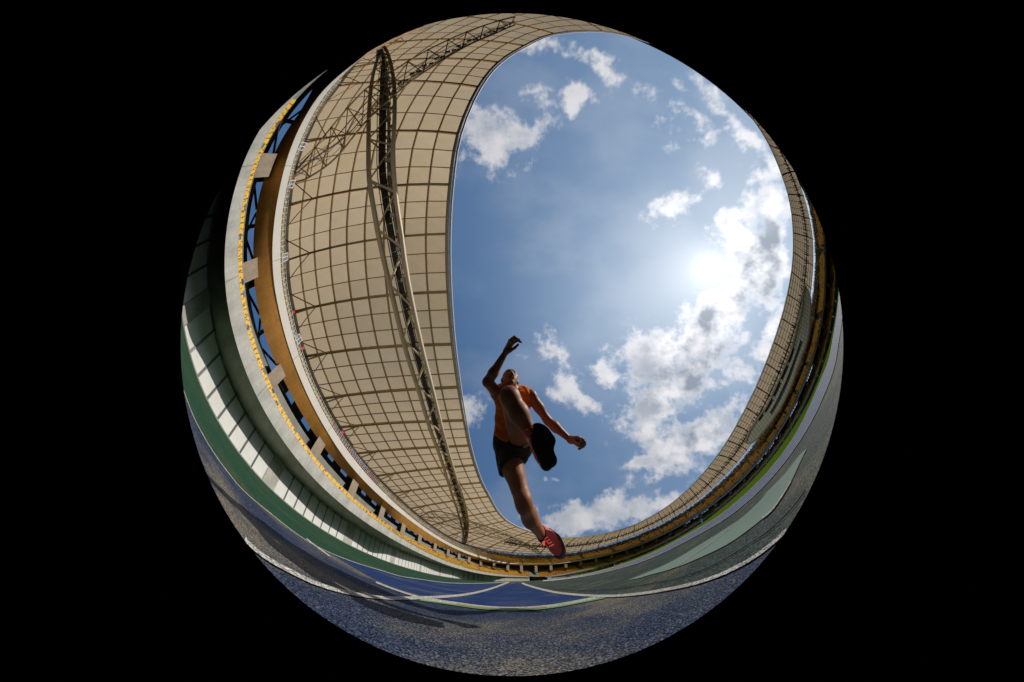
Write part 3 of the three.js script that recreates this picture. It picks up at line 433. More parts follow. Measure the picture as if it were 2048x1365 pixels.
for (let k = 0; k < roofSpan; k++) {
  const single = k >= PANEL_BAYS[0] && k < PANEL_BAYS[1];
  for (let j = 0; j < 3; j++) for (let c = 0; c < NC; c++) {
    const g = single ? new Geo() : restPanels, k0 = k + j / 3 + .006, k1 = k + (j + 1) / 3 - .006, f0 = (c + .02) / NC, f1 = (c + .98) / NC, sag = -.04 * rnd();
    const C = [roofAt(k0, f0, sag), roofAt(k1, f0, sag), roofAt(k1, f1, sag), roofAt(k0, f1, sag)]; g.quad(...C, [0, 0], [1, 0], [1, 1], [0, 1]);
    if (single) add('panel', g, M.membrane[Math.floor(rnd() * 4)], roof);
  }
  for (let j = 0; j < 3; j++) {
    const kk = k + j / 3, g = j ? (single ? new Geo() : restMinor) : new Geo(), d = j ? .16 : .48, w = (j ? .13 : .34) * (k > 20 ? 1.7 : 1);
    for (let c = 0; c < NC; c++) g.beam(roofAt(kk, c / NC, d / 2 + .03), roofAt(kk, (c + 1) / NC - (j || c < NC - 1 ? 0 : .012), d / 2 + .03), w, d);
    if (!j) add('rib', g, M.rib, roof); else if (single) add('minor_rib', g, M.rib, roof);
  }
  for (let c = 1; c < NC; c++) { const one = k >= 2 && k < 24, g = one ? new Geo() : restPurlin; for (let j = 0; j < 3; j++) g.beam(roofAt(k + j / 3, c / NC, .12), roofAt(k + (j + 1) / 3, c / NC, .12), k > 20 ? .32 : .2, .3); if (one) add('purlin', g, M.rib, roof); }
  const e = new Geo(); for (let j = 0; j < 3; j++) { e.beam(roofAt(k + j / 3, 1.006, -.05), roofAt(k + (j + 1) / 3, 1.006, -.05), .26, .22); } add('gutter', e, M.gutter, roof);
  const b = new Geo(); for (let j = 0; j < 3; j++) b.beam(roofAt(k + j / 3, .99, .16), roofAt(k + (j + 1) / 3, .99, .16), .3, .4); add('edge_beam', b, M.rib, roof);
  const o = new Geo(); for (let j = 0; j < 3; j++) o.beam(roofAt(k + j / 3, 0, .2), roofAt(k + (j + 1) / 3, 0, .2), .4, .5); add('outer_beam', o, M.rib, roof);
  if (k > 0) {  // struts carrying the outer edge
    const s = new Geo(), foot = roofAt(k, -.01, 2.6); s.beam(foot, roofAt(k, .2, .4), .22, .22, 3); add('strut', s, M.steel, roof);
    if (k < 24) for (const d of [-.42, .42]) add('strut', new Geo().beam(roofAt(k + d, .01, 1.2), roofAt(k, .2, .5), .14, .14, 2), M.rib, roof);
  }
}
tag(add('panel_rest', restPanels, M.membrane[0], roof), null, null, null, 'stuff'); tag(add('purlin_rest', restPurlin, M.rib, roof), null, null, null, 'stuff'); tag(add('minor_rib_rest', restMinor, M.rib, roof), null, null, null, 'stuff');

// ---------------------------------------------------------------- trusses under the roof
const poly = (L) => new THREE.CatmullRomCurve3(L.map((p) => new THREE.Vector3(...p)), false, 'centripetal');
const pt = (C, t) => { const v = C.getPointAt(clamp(t)); return [v.x, v.y, v.z]; };
function truss(label, A, B, N, r, rise, catwalk) {
  const t = thing('roof_truss', label, 'truss', 'steel trusses under the roof'), ca = poly(A), cb = poly(B), M2 = N * 3;
  const top = (s) => { const p = pt(ca, s), q = pt(cb, s); return [(p[0] + q[0]) / 2, (p[1] + q[1]) / 2 + rise * Math.min(1, 6 * s, 6 * (1 - s) + .1), (p[2] + q[2]) / 2]; };
  const path = (f) => Array.from({ length: M2 + 1 }, (_, i) => f(i / M2));
  add('chord', new Geo().tube(path((s) => pt(ca, s)), r, 8), M.steel, t, .9); add('chord', new Geo().tube(path((s) => pt(cb, s)), r * .9, 8), M.steel, t, .9); add('chord', new Geo().tube(path(top), r * .8, 8), M.steel, t, .9);
  for (let i = 1; i < N; i++) { const s = i / N, n = (i + .5) / N; add('brace', new Geo().tube([pt(ca, s), pt(cb, n)], r * .42, 6), M.steel, t, .9); add('brace', new Geo().tube([pt(cb, n), pt(ca, (i + 1) / N)], r * .42, 6), M.steel, t, .9); add('brace', new Geo().tube([pt(ca, s), top(n)], r * .36, 6), M.rib, t, .9); add('brace', new Geo().tube([pt(cb, n), top(s)], r * .36, 6), M.rib, t, .9); }
  if (catwalk) {
    const w = thing('catwalk', catwalk, 'catwalk', 'lighting catwalks in the trusses'), mid = (s, o, h) => { const p = pt(ca, s), q = pt(cb, s); return [mix(p[0], q[0], .5 + o), mix(p[1], q[1], .5) + h, mix(p[2], q[2], .5 + o)]; };
    for (const o of N > 20 ? [-.22, .2, -.12, .12, 0] : [-.1, .1]) add('rail', new Geo().tube(path((s) => mid(clamp(s, .02, .98), o, o ? .5 : .35)), .07, 5), M.lampBlack, w);
    for (const o of [-.2, .2]) add('rail', new Geo().tube(path((s) => mid(clamp(s, .02, .98), o, 1.3)), .06, 5), M.lampBlack, w);
    const deck = new Geo(); for (let i = 0; i < N * 4; i++) { const s = i / (N * 4), e = (i + .97) / (N * 4); if (s < .02 || s > .97) continue; deck.hex([mid(s, -.13, .3), mid(s, .12, .3), mid(e, .12, .3), mid(e, -.13, .3), mid(s, -.13, .4), mid(s, .12, .4), mid(e, .12, .4), mid(e, -.13, .4)]); } if (N > 20) add('deck', deck, M.lampBlack, w);
    return { mid, ca, cb };
  }
}
const tMain = truss('long bowed truss with black lighting catwalk beneath the near roof', C_mainA, C_mainB, 26, .36, 2.6, 'black lighting catwalk along the long near truss');
const tTop = truss('truss crossing the roof corner at the top of the bowl', C_topA, C_topB, 13, .22, 2.2, 'black catwalk in the truss at the top of the bowl');
const tBot = truss('truss crossing the roof at the far end behind the runner', C_botA, C_botB, 12, .24, 1.8, 'black catwalk in the far end truss behind the runner');
function floodlight(t, s, o, h, label, group) {
  const p = t.mid(s, o, h), f = thing('floodlight', label, 'floodlight', group), w = .34, d = .26;
  add('housing', new Geo().hex([[-w, -d, -w], [w, -d, -w], [w, -d, w], [-w, -d, w], [-w * .7, d, -w * .7], [w * .7, d, -w * .7], [w * .7, d, w * .7], [-w * .7, d, w * .7]].map((v) => [v[0] + p[0], v[1] + p[1], v[2] + p[2]])), M.lampBlack, f);
  add('lens', new Geo().hex([[-w * .8, -d - .03, -w * .8], [w * .8, -d - .03, -w * .8], [w * .8, -d - .03, w * .8], [-w * .8, -d - .03, w * .8], [-w * .8, -d - .005, -w * .8], [w * .8, -d - .005, -w * .8], [w * .8, -d - .005, w * .8], [-w * .8, -d - .005, w * .8]].map((v) => [v[0] + p[0], v[1] + p[1], v[2] + p[2]])), M.lens, f);
  add('bracket', new Geo().beam([p[0] - w * 1.1, p[1], p[2]], [p[0] - w * 1.1, p[1] + .7, p[2]], .08, .08), M.lampBlack, f);
}
for (let i = 0; i < 84; i++) floodlight(tMain, .06 + .9 * i / 84 + .004 * rnd(), i % 2 ? .24 : .32, .2 + .5 * rnd(), 'black floodlight hanging along the catwalk of the long near truss', 'floodlights of the long truss');
for (let i = 0; i < 22; i++) floodlight(tTop, .45 + .5 * i / 22, .2 + .1 * (i % 2), .3, 'black floodlight hanging in the truss at the top of the bowl', 'floodlights of the top truss');
for (let i = 0; i < 16; i++) floodlight(tBot, .4 + .5 * i / 16, .1 + .1 * (i % 2), .3, 'black floodlight hanging in the far end truss', 'floodlights of the far end truss');
{ // dark band of lamps and walkways under the far side of the roof
  const w = thing('catwalk', 'black lighting catwalk running under the far roof', 'catwalk', 'lighting catwalks in the trusses'), d = new Geo(), b = new Geo();
  for (let k = 21; k < roofSpan - .2; k += .16) { d.beam(roofAt(k, .45 + .06 * Math.sin(k * .35), 1.6), roofAt(k + .16, .45 + .06 * Math.sin((k + .16) * .35), 1.6), 1.5, .5); const f = .45 + .06 * Math.sin(k * .35); for (let q = 0; q < 2; q++) b.beam(roofAt(k + .16 * rnd(), f - .05, 1.9 + rnd() * .8), roofAt(k + .16 * rnd(), f + .08 + rnd() * .05, .5 + rnd()), .3, .3); }
  add('deck', d, M.lampBlack, w); tag(add('lamp_row', b, M.lampBlack, w), null, null, null, 'stuff');
}
// ---------------------------------------------------------------- seats
// a moulded seat: shell of pan and rounded back, on the tier at azimuth a, elevation e, radius r
const onTier = (A, B, a, t, lift) => { const p = A(a), q = B(a), v = [mix(p[0], q[0], t), mix(p[1], q[1], t) + lift, mix(p[2], q[2], t)], r = Math.hypot(v[0], v[2]); return [Math.atan2(v[1], r) / rad, r]; };
function seatInto(g, a, w, e, r, h) {
  const d = w / (r * rad) / 2 * .95, A = a - d, B = a + d, y = r * Math.tan(e * rad), q = (az, yy, rr) => [rr * Math.sin(az * rad), yy, -rr * Math.cos(az * rad)], t = h * .16, m = (A + B) / 2;
  g.hex([q(A, y, r), q(B, y, r), q(B, y + t, r), q(A, y + t, r), q(A, y, r + w * .8), q(B, y, r + w * .8), q(B, y + t, r + w * .8), q(A, y + t, r + w * .8)]);
  g.hex([q(A, y + t, r + w * .7), q(B, y + t, r + w * .7), q(mix(B, m, .2), y + h, r + w * .8), q(mix(A, m, .2), y + h, r + w * .8), q(A, y + t, r + w * .82), q(B, y + t, r + w * .82), q(mix(B, m, .2), y + h, r + w * .9), q(mix(A, m, .2), y + h, r + w * .9)]);
}
{
  const s0 = arc(-138), s1 = arc(-13), N = 300, rest = new Geo(), low = (g, s, w, row, rows) => { const a = azAt(s), [e, r0] = onTier(lowA, lowB, a, (row + .02) / rows, .02), r = r0 - .02, h = r * (eSt(a) - eFt(a)) * rad / rows * (rows < 4 ? 1.5 : 1.15) + .03; seatInto(g, a, w, e, r, h); };
  for (let i = 0; i < N; i++) {
    const s = mix(s0, s1, i / N); if (i % 17 === 9) continue;
    const g = new Geo(); low(g, s, (s1 - s0) / N * .97, 0, azAt(s) < -30 ? 2 : 5); const o = add('stadium_seat', g, M.seat); tag(o, 'yellow moulded seat in the front row of the near lower tier', 'seat', 'front row of yellow seats on the near balcony');
  }
  const Y = [.80, .47, .045], D = [.05, .05, .055];
  for (let row = 1; row < 8; row++) {
    for (let s = s0; s < arc(130); s += .30 + .0018 * rB(azAt(s))) {
      const a = azAt(s), rows = a < -30 ? 2 : a < -13 ? 5 : 8; if (row >= rows || (a > TUN0 && a < TUN1 + .4)) continue;
      const block = (arc(a) / (a < -20 ? 4.6 : 9.5 + .04 * rB(a)) + row * .035) % 1; if (block < (a > 8 ? .13 : .06)) continue;
      rest.c = rnd() < (a > 12 ? .88 : .97) ? Y.map((x) => x * (.85 + .3 * rnd())) : D; low(rest, s, .29 + .0018 * rB(a), row, rows);
    }
  }
  for (let s = arc(-13); s < arc(130); s += .30 + .0018 * rB(azAt(s))) { const a = azAt(s); if (a > TUN0 && a < TUN1 + .4) continue; rest.c = Y; low(rest, s, .29 + .0018 * rB(a), 0, 8); }
  tag(add('stadium_seats', rest, M.seats), 'rows of yellow and dark seats filling the lower tier', 'seats', null, 'stuff');
  const up = new Geo(), RED = [.45, .02, .025];
  for (let row = 0; row < 14; row++) for (let s = arc(-146); s < arc(130); s += .36 + .0024 * rB(azAt(s))) {
    const a = azAt(s), t = (row + .3) / 14, block = (arc(a) / (8 + .05 * rB(a)) + row * .02) % 1; if (block < (a > 8 ? .12 : .06)) continue; if (a < -40 && row > 3) continue;
    const yellow = a < -40 ? 1 : sstep(.60, .36, t + .16 * (vn(s * .35, row * .6, 512, 3) - .5)) * (a > 14 ? .82 : .9) + .07;
    up.c = rnd() < yellow ? ((a > -80 && a < -36 && vn(s * .25, 1, 512, 8) > .3) ? RED : Y.map((x) => x * (.8 + .35 * rnd()))) : rnd() < .7 ? D : null; if (!up.c) continue;
    const [e, r] = onTier(upA, upB, a, t, .1 + .004 * rB(a)), h = r * (eUs(a) - eUt(a)) * rad / 14 * 1.0; seatInto(up, a, .34 + .0024 * rB(a), e, r - .1, Math.max(h, .12));
  }
  tag(add('stadium_seats', up, M.seats), 'rows of yellow, red and dark seats filling the upper tier', 'seats', null, 'stuff');
}
// ---------------------------------------------------------------- railings
{
  const t = thing('guard_rail', 'thin steel guard rail behind the front row of yellow seats', 'railing'), u = thing('guard_rail', 'white lattice guard rail along the top of the upper near slab', 'railing');
  const run = (a0, a1, f, r) => { const n = Math.ceil((a1 - a0) / 1), L = []; for (let i = 0; i <= n; i++) L.push(f(mix(a0, a1, i / n))); return new Geo().tube(L, r, 5); };
  add('top_rail', run(-138, TUN0, (a) => P(a, eSt(a) + .22 * 13 / rB(a), rB(a) + .58), .022), M.rail, t); add('rail', run(-126, TUN0, (a) => P(a, eSt(a) + .02, rB(a) + .58), .016), M.rail, t);
  const posts = new Geo(); for (let s = arc(-126); s < arc(-8); s += .62) { const a = azAt(s); posts.beam(P(a, eFt(a) + .02, rB(a) + .06), P(a, eSt(a) + .2 * 13 / rB(a), rB(a) + .5), .03, .03); } add('post', posts, M.mullion, t);
  for (const k of [.25, .6, .95]) add('rail', run(-146, -6, (a) => P(a, mix(eUt(a), eOut(a), k * .75), rB(a) + .72), .018), M.railWhite, u);
  const up = new Geo(); for (let s = arc(-146); s < arc(-8); s += .34) { const a = azAt(s); up.beam(P(a, eUt(a) - .1, rB(a) + .72), P(a, mix(eUt(a), eOut(a), .74), rB(a) + .72), .016, .016); if (rnd() < .5) { const b = azAt(s + .34); up.beam(P(a, mix(eUt(a), eOut(a), .2), rB(a) + .74), P(b, mix(eUt(b), eOut(b), .72), rB(b) + .74), .012, .012); } } add('post', up, M.railWhite, u);
  let n = 0; for (const a of [-128.5, -118.6, -99, -76.5]) { // platforms standing above the rail
    const c = thing('railing_cage', ['white railing cage nearest the top of the near stand', 'white railing cage second from the top of the near stand', 'white railing cage at the middle of the near stand', 'white railing cage lowest along the near stand'][n++], 'railing', 'railing cages on the near upper tier'), w = 1.0, r = rB(a) + .7, q = (d, e) => P(a + d, mix(eUt(a), eOut(a), .3) + e, r);
    for (const [x, y] of [[[-w, 0], [w, 0]], [[-w, 1.5], [w, 1.5]], [[-w, 0], [-w, 1.5]], [[w, 0], [w, 1.5]], [[0, 0], [0, 1.5]]]) add('bar', new Geo().beam(q(...x), q(...y), .03, .03), M.railWhite, c);
    add('back_plate', new Geo().hex([[-w, 0, .1], [w, 0, .1], [w, 1.4, .1], [-w, 1.4, .1], [-w, 0, .15], [w, 0, .15], [w, 1.4, .15], [-w, 1.4, .15]].map(([d, e, k]) => P(a + d, mix(eUt(a), eOut(a), .3) + e, r + k))), M.stepc, c);
  }
}
// back screen of the near upper tier
add('back_screen', slab(-150, -46, 60, (a) => P(a, eUt(a), rOut(a) * .985), (a) => P(a, eOut(a) + .5, rOut(a) * .985), .2), M.stepc, near);
[[-84, .1], [-74, .3], [-50.5, .2], [-118, .3]].forEach(([a], i) => tag(add('speaker_box', slab(a, a + .7, 1, (x) => P(x, eUt(x) + 1.4, rB(x) + 3), (x) => P(x, eUt(x) + 2.1, rB(x) + 3), .3), M.redbox), ['small red box above the rail, second along the near stand', 'small red box above the rail, third along the near stand', 'small red box above the rail, lowest along the near stand', 'small red box above the rail, topmost along the near stand'][i], 'box', 'red boxes on the near roof edge'));
[[-108.5], [-81.5], [-65.4], [-47.8]].forEach(([a], i) => tag(add('ceiling_lamp', slab(a, a + .5, 1, (x) => P(x, eSof(x) + .5, rB(x) * 1.09 + .9), (x) => P(x, eSof(x) + 1.1, rB(x) * 1.08 + .8), .08), M.column), ['small pale ceiling fitting highest on the ochre soffit', 'small pale ceiling fitting second on the ochre soffit', 'small pale ceiling fitting third on the ochre soffit', 'small pale ceiling fitting lowest on the ochre soffit'][i], 'fitting', 'fittings on the ochre soffit'));
// ---------------------------------------------------------------- glazed box under the far roof
{
  const b = thing('glass_box', 'long blue glazed box with rounded ends under the far roof', 'building'), U = interpLine(X_boxU), L = interpLine(X_boxL), r = (a) => rB(a) * 1.04 + 6, a0 = 57.9, a1 = 94.6;
  const up = (a) => Math.max(U(a), L(a) + .05), frame = (f, d) => { const g = new Geo(); for (let i = 0; i < 90; i++) { const x = mix(a0, a1, i / 90), y = mix(a0, a1, (i + 1) / 90); g.hex([P(x, f(x) - d, r(x) - .4), P(y, f(y) - d, r(y) - .4), P(y, f(y) + d, r(y) - .4), P(x, f(x) + d, r(x) - .4), P(x, f(x) - d, r(x) + 6), P(y, f(y) - d, r(y) + 6), P(y, f(y) + d, r(y) + 6), P(x, f(x) + d, r(x) + 6)]); } return g; };
  add('frame', frame(up, .24), M.frameGrey, b); add('frame', frame(L, .22), M.frameGrey, b);
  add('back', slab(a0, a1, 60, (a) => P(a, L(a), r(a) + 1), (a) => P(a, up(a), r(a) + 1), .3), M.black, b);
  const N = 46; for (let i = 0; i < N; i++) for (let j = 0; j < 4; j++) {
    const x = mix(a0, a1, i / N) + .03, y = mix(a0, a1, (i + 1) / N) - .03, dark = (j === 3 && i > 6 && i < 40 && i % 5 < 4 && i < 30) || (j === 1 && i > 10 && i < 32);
    add('pane', slab(x, y, 1, (a) => P(a, mix(L(a) + .2, up(a) - .2, (j + .03) / 4), r(a) + (dark ? .5 : 0)), (a) => P(a, mix(L(a) + .2, up(a) - .2, (j + .97) / 4), r(a) + (dark ? .5 : 0)), .06), dark ? M.glassDark : M.glassSky, b);
  }
}
// ---------------------------------------------------------------- small things
function cone(a, e, h, label) { const c = thing('traffic_cone', label, 'cone', 'orange cones beside the far lanes'), p = G(a, e, .01), g = new Geo(), q = new Geo(), w = h * .3; const ringAt = (y, r) => Array.from({ length: 11 }, (_, i) => [p[0] + r * Math.cos(i / 10 * 2 * Math.PI), p[1] + y, p[2] + r * Math.sin(i / 10 * 2 * Math.PI)]);
  const lay = (g, y0, r0, y1, r1) => { const A = ringAt(y0, r0), B = ringAt(y1, r1); for (let i = 0; i < 10; i++) g.quad(A[i], A[i + 1], B[i + 1], B[i]); };
  lay(g, .04 * h, w * .72, .45 * h, w * .48); lay(q, .45 * h, w * .48, .65 * h, w * .34); const top = new Geo(); lay(top, .65 * h, w * .34, h, w * .12); lay(top, h, w * .12, h + .01, .001);
  add('body', g, M.cone, c); add('band', q, M.coneWhite, c); add('tip', top, M.cone, c); add('base', new Geo().hex([[-w, 0, -w], [w, 0, -w], [w, 0, w], [-w, 0, w], [-w, .05 * h, -w], [w, .05 * h, -w], [w, .05 * h, w], [-w, .05 * h, w]].map((v) => v.map((x, i) => x + p[i]))), M.cone, c); }
cone(20.1, -.35, .55, 'orange traffic cone nearer the runner beside the far lanes'); cone(21.6, -.3, .55, 'orange traffic cone further right beside the far lanes');
[[38.9, 3.55, 1.5, .5, 'white sign board in the far upper seats'], [27.0, 4.3, .6, .45, 'small white sign in the far upper seats near the far end'], [96.5, 5.6, .5, .9, 'white notice on the shaded far upper tier']].forEach(([a, e, w, h, l]) => tag(add('sign_board', slab(a, a + w, 1, (x) => P(x, e, mix(rB(x), rOut(x), .2) - 2), (x) => P(x, e + h, mix(rB(x), rOut(x), .2) - 2), .2), M.sign), l, 'sign', 'white signs on the far stand'));
{ const g = thing('gateway', 'grass gateway opening with white post under the far stand', 'gate'); add('opening', slab(41.4, 44.4, 3, (x) => P(x, eBase(x), rW(x) - .3), (x) => P(x, 1.5, rW(x) - .3), .1), M.grass, g); add('post', slab(40.9, 41.3, 1, (x) => P(x, eBase(x), rW(x) - .5), (x) => P(x, 1.3, rW(x) - .5), .2), M.coneWhite, g); }
for (let i = 0; i < 26; i++) { const a = 14 + i * 3.6; tag(add('seat_block_divider', new Geo().beam(P(a, eUt(a) + .1, rB(a) + .9), P(a - .5, eUs(a), rOut(a) * .965), .7, .5, 3), M.stepc, far)); }

// ---------------------------------------------------------------- black shell added round the bowl to fill the outer view
{
  const R = 4000, n = 160, p = [], idx = [], t0 = Math.atan(BOWL * Math.sin(RIM / 2)), m = 14, s = new THREE.Vector3(1, 0, 0);
  for (let i = 0; i <= n; i++) for (let j = 0; j <= m; j++) { const a = i / n * 2 * Math.PI, t = mix(t0 - .002, Math.PI, j / m), v = AXIS.clone().multiplyScalar(Math.cos(t)).addScaledVector(s, Math.sin(t) * Math.cos(a)).addScaledVector(UPV, Math.sin(t) * Math.sin(a)).multiplyScalar(R).add(EYE); p.push(v.x, v.y, v.z); }
  for (let i = 0; i < n; i++) for (let j = 0; j < m; j++) { const a = i * (m + 1) + j; idx.push(a, a + m + 1, a + 1, a + 1, a + m + 1, a + m + 2); }
  const g = new THREE.BufferGeometry(); g.setAttribute('position', new THREE.Float32BufferAttribute(p, 3)); g.setIndex(idx); g.computeVertexNormals();
  structure(add('black_surround', g, M.void), 'added black shell surrounding the bowl');
}
const BODY={"neck": [-0.0313, 1.3558, -1.03], "head": [-0.0364, 1.3671, -0.9171], "chest": [-0.0161, 1.3245, -1.1664], "belly": [-0.051, 1.2422, -1.3272], "pelvis": [-0.039, 1.1136, -1.4959], "shR": [-0.1858, 1.3482, -1.063], "elR": [-0.2315, 1.2517, -0.8192], "wrR": [-0.0561, 1.3556, -0.5755], "shL": [0.1766, 1.3295, -1.1088], "elL": [0.3055, 1.1234, -1.2122], "wrL": [0.4555, 0.9617, -1.2332], "hipA": [-0.0969, 1.0664, -1.5165], "knA": [0.0332, 0.683, -1.4622], "caA": [0.071, 0.6447, -1.5914], "anA": [0.1675, 0.5905, -1.8165], "hipB": [0.0453, 1.0549, -1.4579], "knB": [-0.0418, 1.16, -0.9113], "caB": [0.0319, 1.0404, -0.981], "anB": [0.1258, 0.9044, -1.0454]};
const HANDS={"R": [[[0.0089, 1.3282, -0.4809], [0.0455, 1.3184, -0.4527], [0.0765, 1.301, -0.4618]], [[0.0013, 1.3537, -0.474], [0.0318, 1.346, -0.4418], [0.0659, 1.3279, -0.4536]], [[-0.0089, 1.3774, -0.4703], [0.0228, 1.3781, -0.4438], [0.0532, 1.3588, -0.4601]], [[-0.0205, 1.4029, -0.4863], [0.0071, 1.4108, -0.4692], [0.0349, 1.3925, -0.4842]], [[-0.0195, 1.3254, -0.5501], [0.0219, 1.3105, -0.5149], [0.0519, 1.3126, -0.4869]]], "L": [[[0.5073, 0.9426, -1.1745], [0.5155, 0.9047, -1.1297], [0.4862, 0.8838, -1.1407]], [[0.5225, 0.9369, -1.1828], [0.5252, 0.8962, -1.1414], [0.4876, 0.8772, -1.155]], [[0.5331, 0.9292, -1.1938], [0.5305, 0.8934, -1.1642], [0.4876, 0.8752, -1.1793]], [[0.5407, 0.9236, -1.2051], [0.5258, 0.8925, -1.1905], [0.4855, 0.8776, -1.2025]], [[0.4643, 0.9276, -1.1996], [0.473, 0.8901, -1.1668], [0.4831, 0.8707, -1.148]]]};
const SHOE_A=[[0.2076, 0.5902, -1.8733], [0.2242, 0.5664, -1.8134], [0.2399, 0.5452, -1.7631], [0.2537, 0.5252, -1.7125], [0.2661, 0.5103, -1.6815]];
const LACE_A=[[[0.2056, 0.5642, -1.7398], [0.1713, 0.5493, -1.7302], [0.1813, 0.542, -1.7401]], [[0.2144, 0.5501, -1.7151], [0.1811, 0.5373, -1.7052], [0.191, 0.531, -1.7149]], [[0.2226, 0.5365, -1.6902], [0.1902, 0.5257, -1.6802], [0.2002, 0.5203, -1.6897]], [[0.2303, 0.5235, -1.6652], [0.1989, 0.5145, -1.655], [0.2088, 0.51, -1.6643]], [[0.1802, 0.5438, -1.7198], [0.1555, 0.5364, -1.7028], [0.1559, 0.5256, -1.6938], [0.1808, 0.5347, -1.7106]], [[0.1802, 0.5438, -1.7198], [0.1952, 0.5281, -1.6895], [0.1975, 0.5137, -1.6805], [0.2028, 0.508, -1.6804]], [[0.1766, 0.5439, -1.7201], [0.1577, 0.5305, -1.7032], [0.1459, 0.5251, -1.7048]]];
const SOLE_B=[[0.1332, 0.9341, -0.956], [0.164, 0.9364, -0.9495], [0.1924, 0.9271, -0.9488], [0.2271, 0.9036, -0.9536], [0.2485, 0.8715, -0.9647], [0.2615, 0.8486, -0.973], [0.2617, 0.8313, -0.981], [0.2461, 0.8062, -0.9954], [0.2399, 0.7906, -1.0037], [0.2424, 0.7746, -1.0106], [0.2483, 0.7556, -1.0184], [0.2465, 0.7409, -1.0255], [0.2345, 0.7274, -1.0339], [0.2065, 0.7169, -1.0437], [0.1754, 0.7096, -1.0525], [0.1594, 0.7137, -1.0534], [0.1511, 0.7258, -1.0493], [0.1475, 0.7407, -1.043], [0.1372, 0.7566, -1.0375], [0.1277, 0.779, -1.0287], [0.1173, 0.7992, -1.0212], [0.107, 0.8234, -1.0118], [0.102, 0.848, -1.0013], [0.1083, 0.8833, -0.9839], [0.1174, 0.9125, -0.9688]];
const SOLE_N=[0.1576, 0.415, -0.8961];
const UPPER_B=[[0.1904, 0.7719, -1.1071], [0.1739, 0.8207, -1.101], [0.1577, 0.8683, -1.082], [0.1749, 0.9106, -1.035]];
const LACE_B=[[[0.1095, 0.8827, -0.9791], [0.0821, 0.8928, -0.9532], [0.063, 0.879, -0.9509], [0.0809, 0.8555, -0.9623], [0.104, 0.8707, -0.9747]], [[0.1064, 0.8883, -0.9649], [0.0815, 0.8604, -0.9597], [0.1011, 0.8513, -0.9739]], [[0.1119, 0.8777, -0.9701], [0.1009, 0.9017, -0.9463], [0.1155, 0.9056, -0.9423], [0.121, 0.8922, -0.961]]];
// ---------------------------------------------------------------- the runner
const vsub = (a, b) => [a[0] - b[0], a[1] - b[1], a[2] - b[2]], vadd = (a, b, k = 1) => [a[0] + b[0] * k, a[1] + b[1] * k, a[2] + b[2] * k], vdot = (a, b) => a[0] * b[0] + a[1] * b[1] + a[2] * b[2], vlen = (a) => Math.hypot(a[0], a[1], a[2]), vnorm = (a) => { const l = vlen(a); return [a[0] / l, a[1] / l, a[2] / l]; }, vcross = (a, b) => [a[1] * b[2] - a[2] * b[1], a[2] * b[0] - a[0] * b[2], a[0] * b[1] - a[1] * b[0]], vmix = (a, b, t) => [mix(a[0], b[0], t), mix(a[1], b[1], t), mix(a[2], b[2], t)];
const cap = (a, b, ra, rb) => { const d = vsub(b, a), dd = vdot(d, d); return (p) => { const q = vsub(p, a), t = clamp(vdot(q, d) / dd); return Math.hypot(q[0] - d[0] * t, q[1] - d[1] * t, q[2] - d[2] * t) - mix(ra, rb, t); }; };
const ball = (c, r) => (p) => Math.hypot(p[0] - c[0], p[1] - c[1], p[2] - c[2]) - r;
const smin = (a, b, k) => { const h = Math.max(k - Math.abs(a - b), 0) / k; return Math.min(a, b) - h * h * k * .25; };
const blend = (list, k) => (p) => { let d = 1e3; for (const f of list) d = smin(d, f(p), k); return d; };
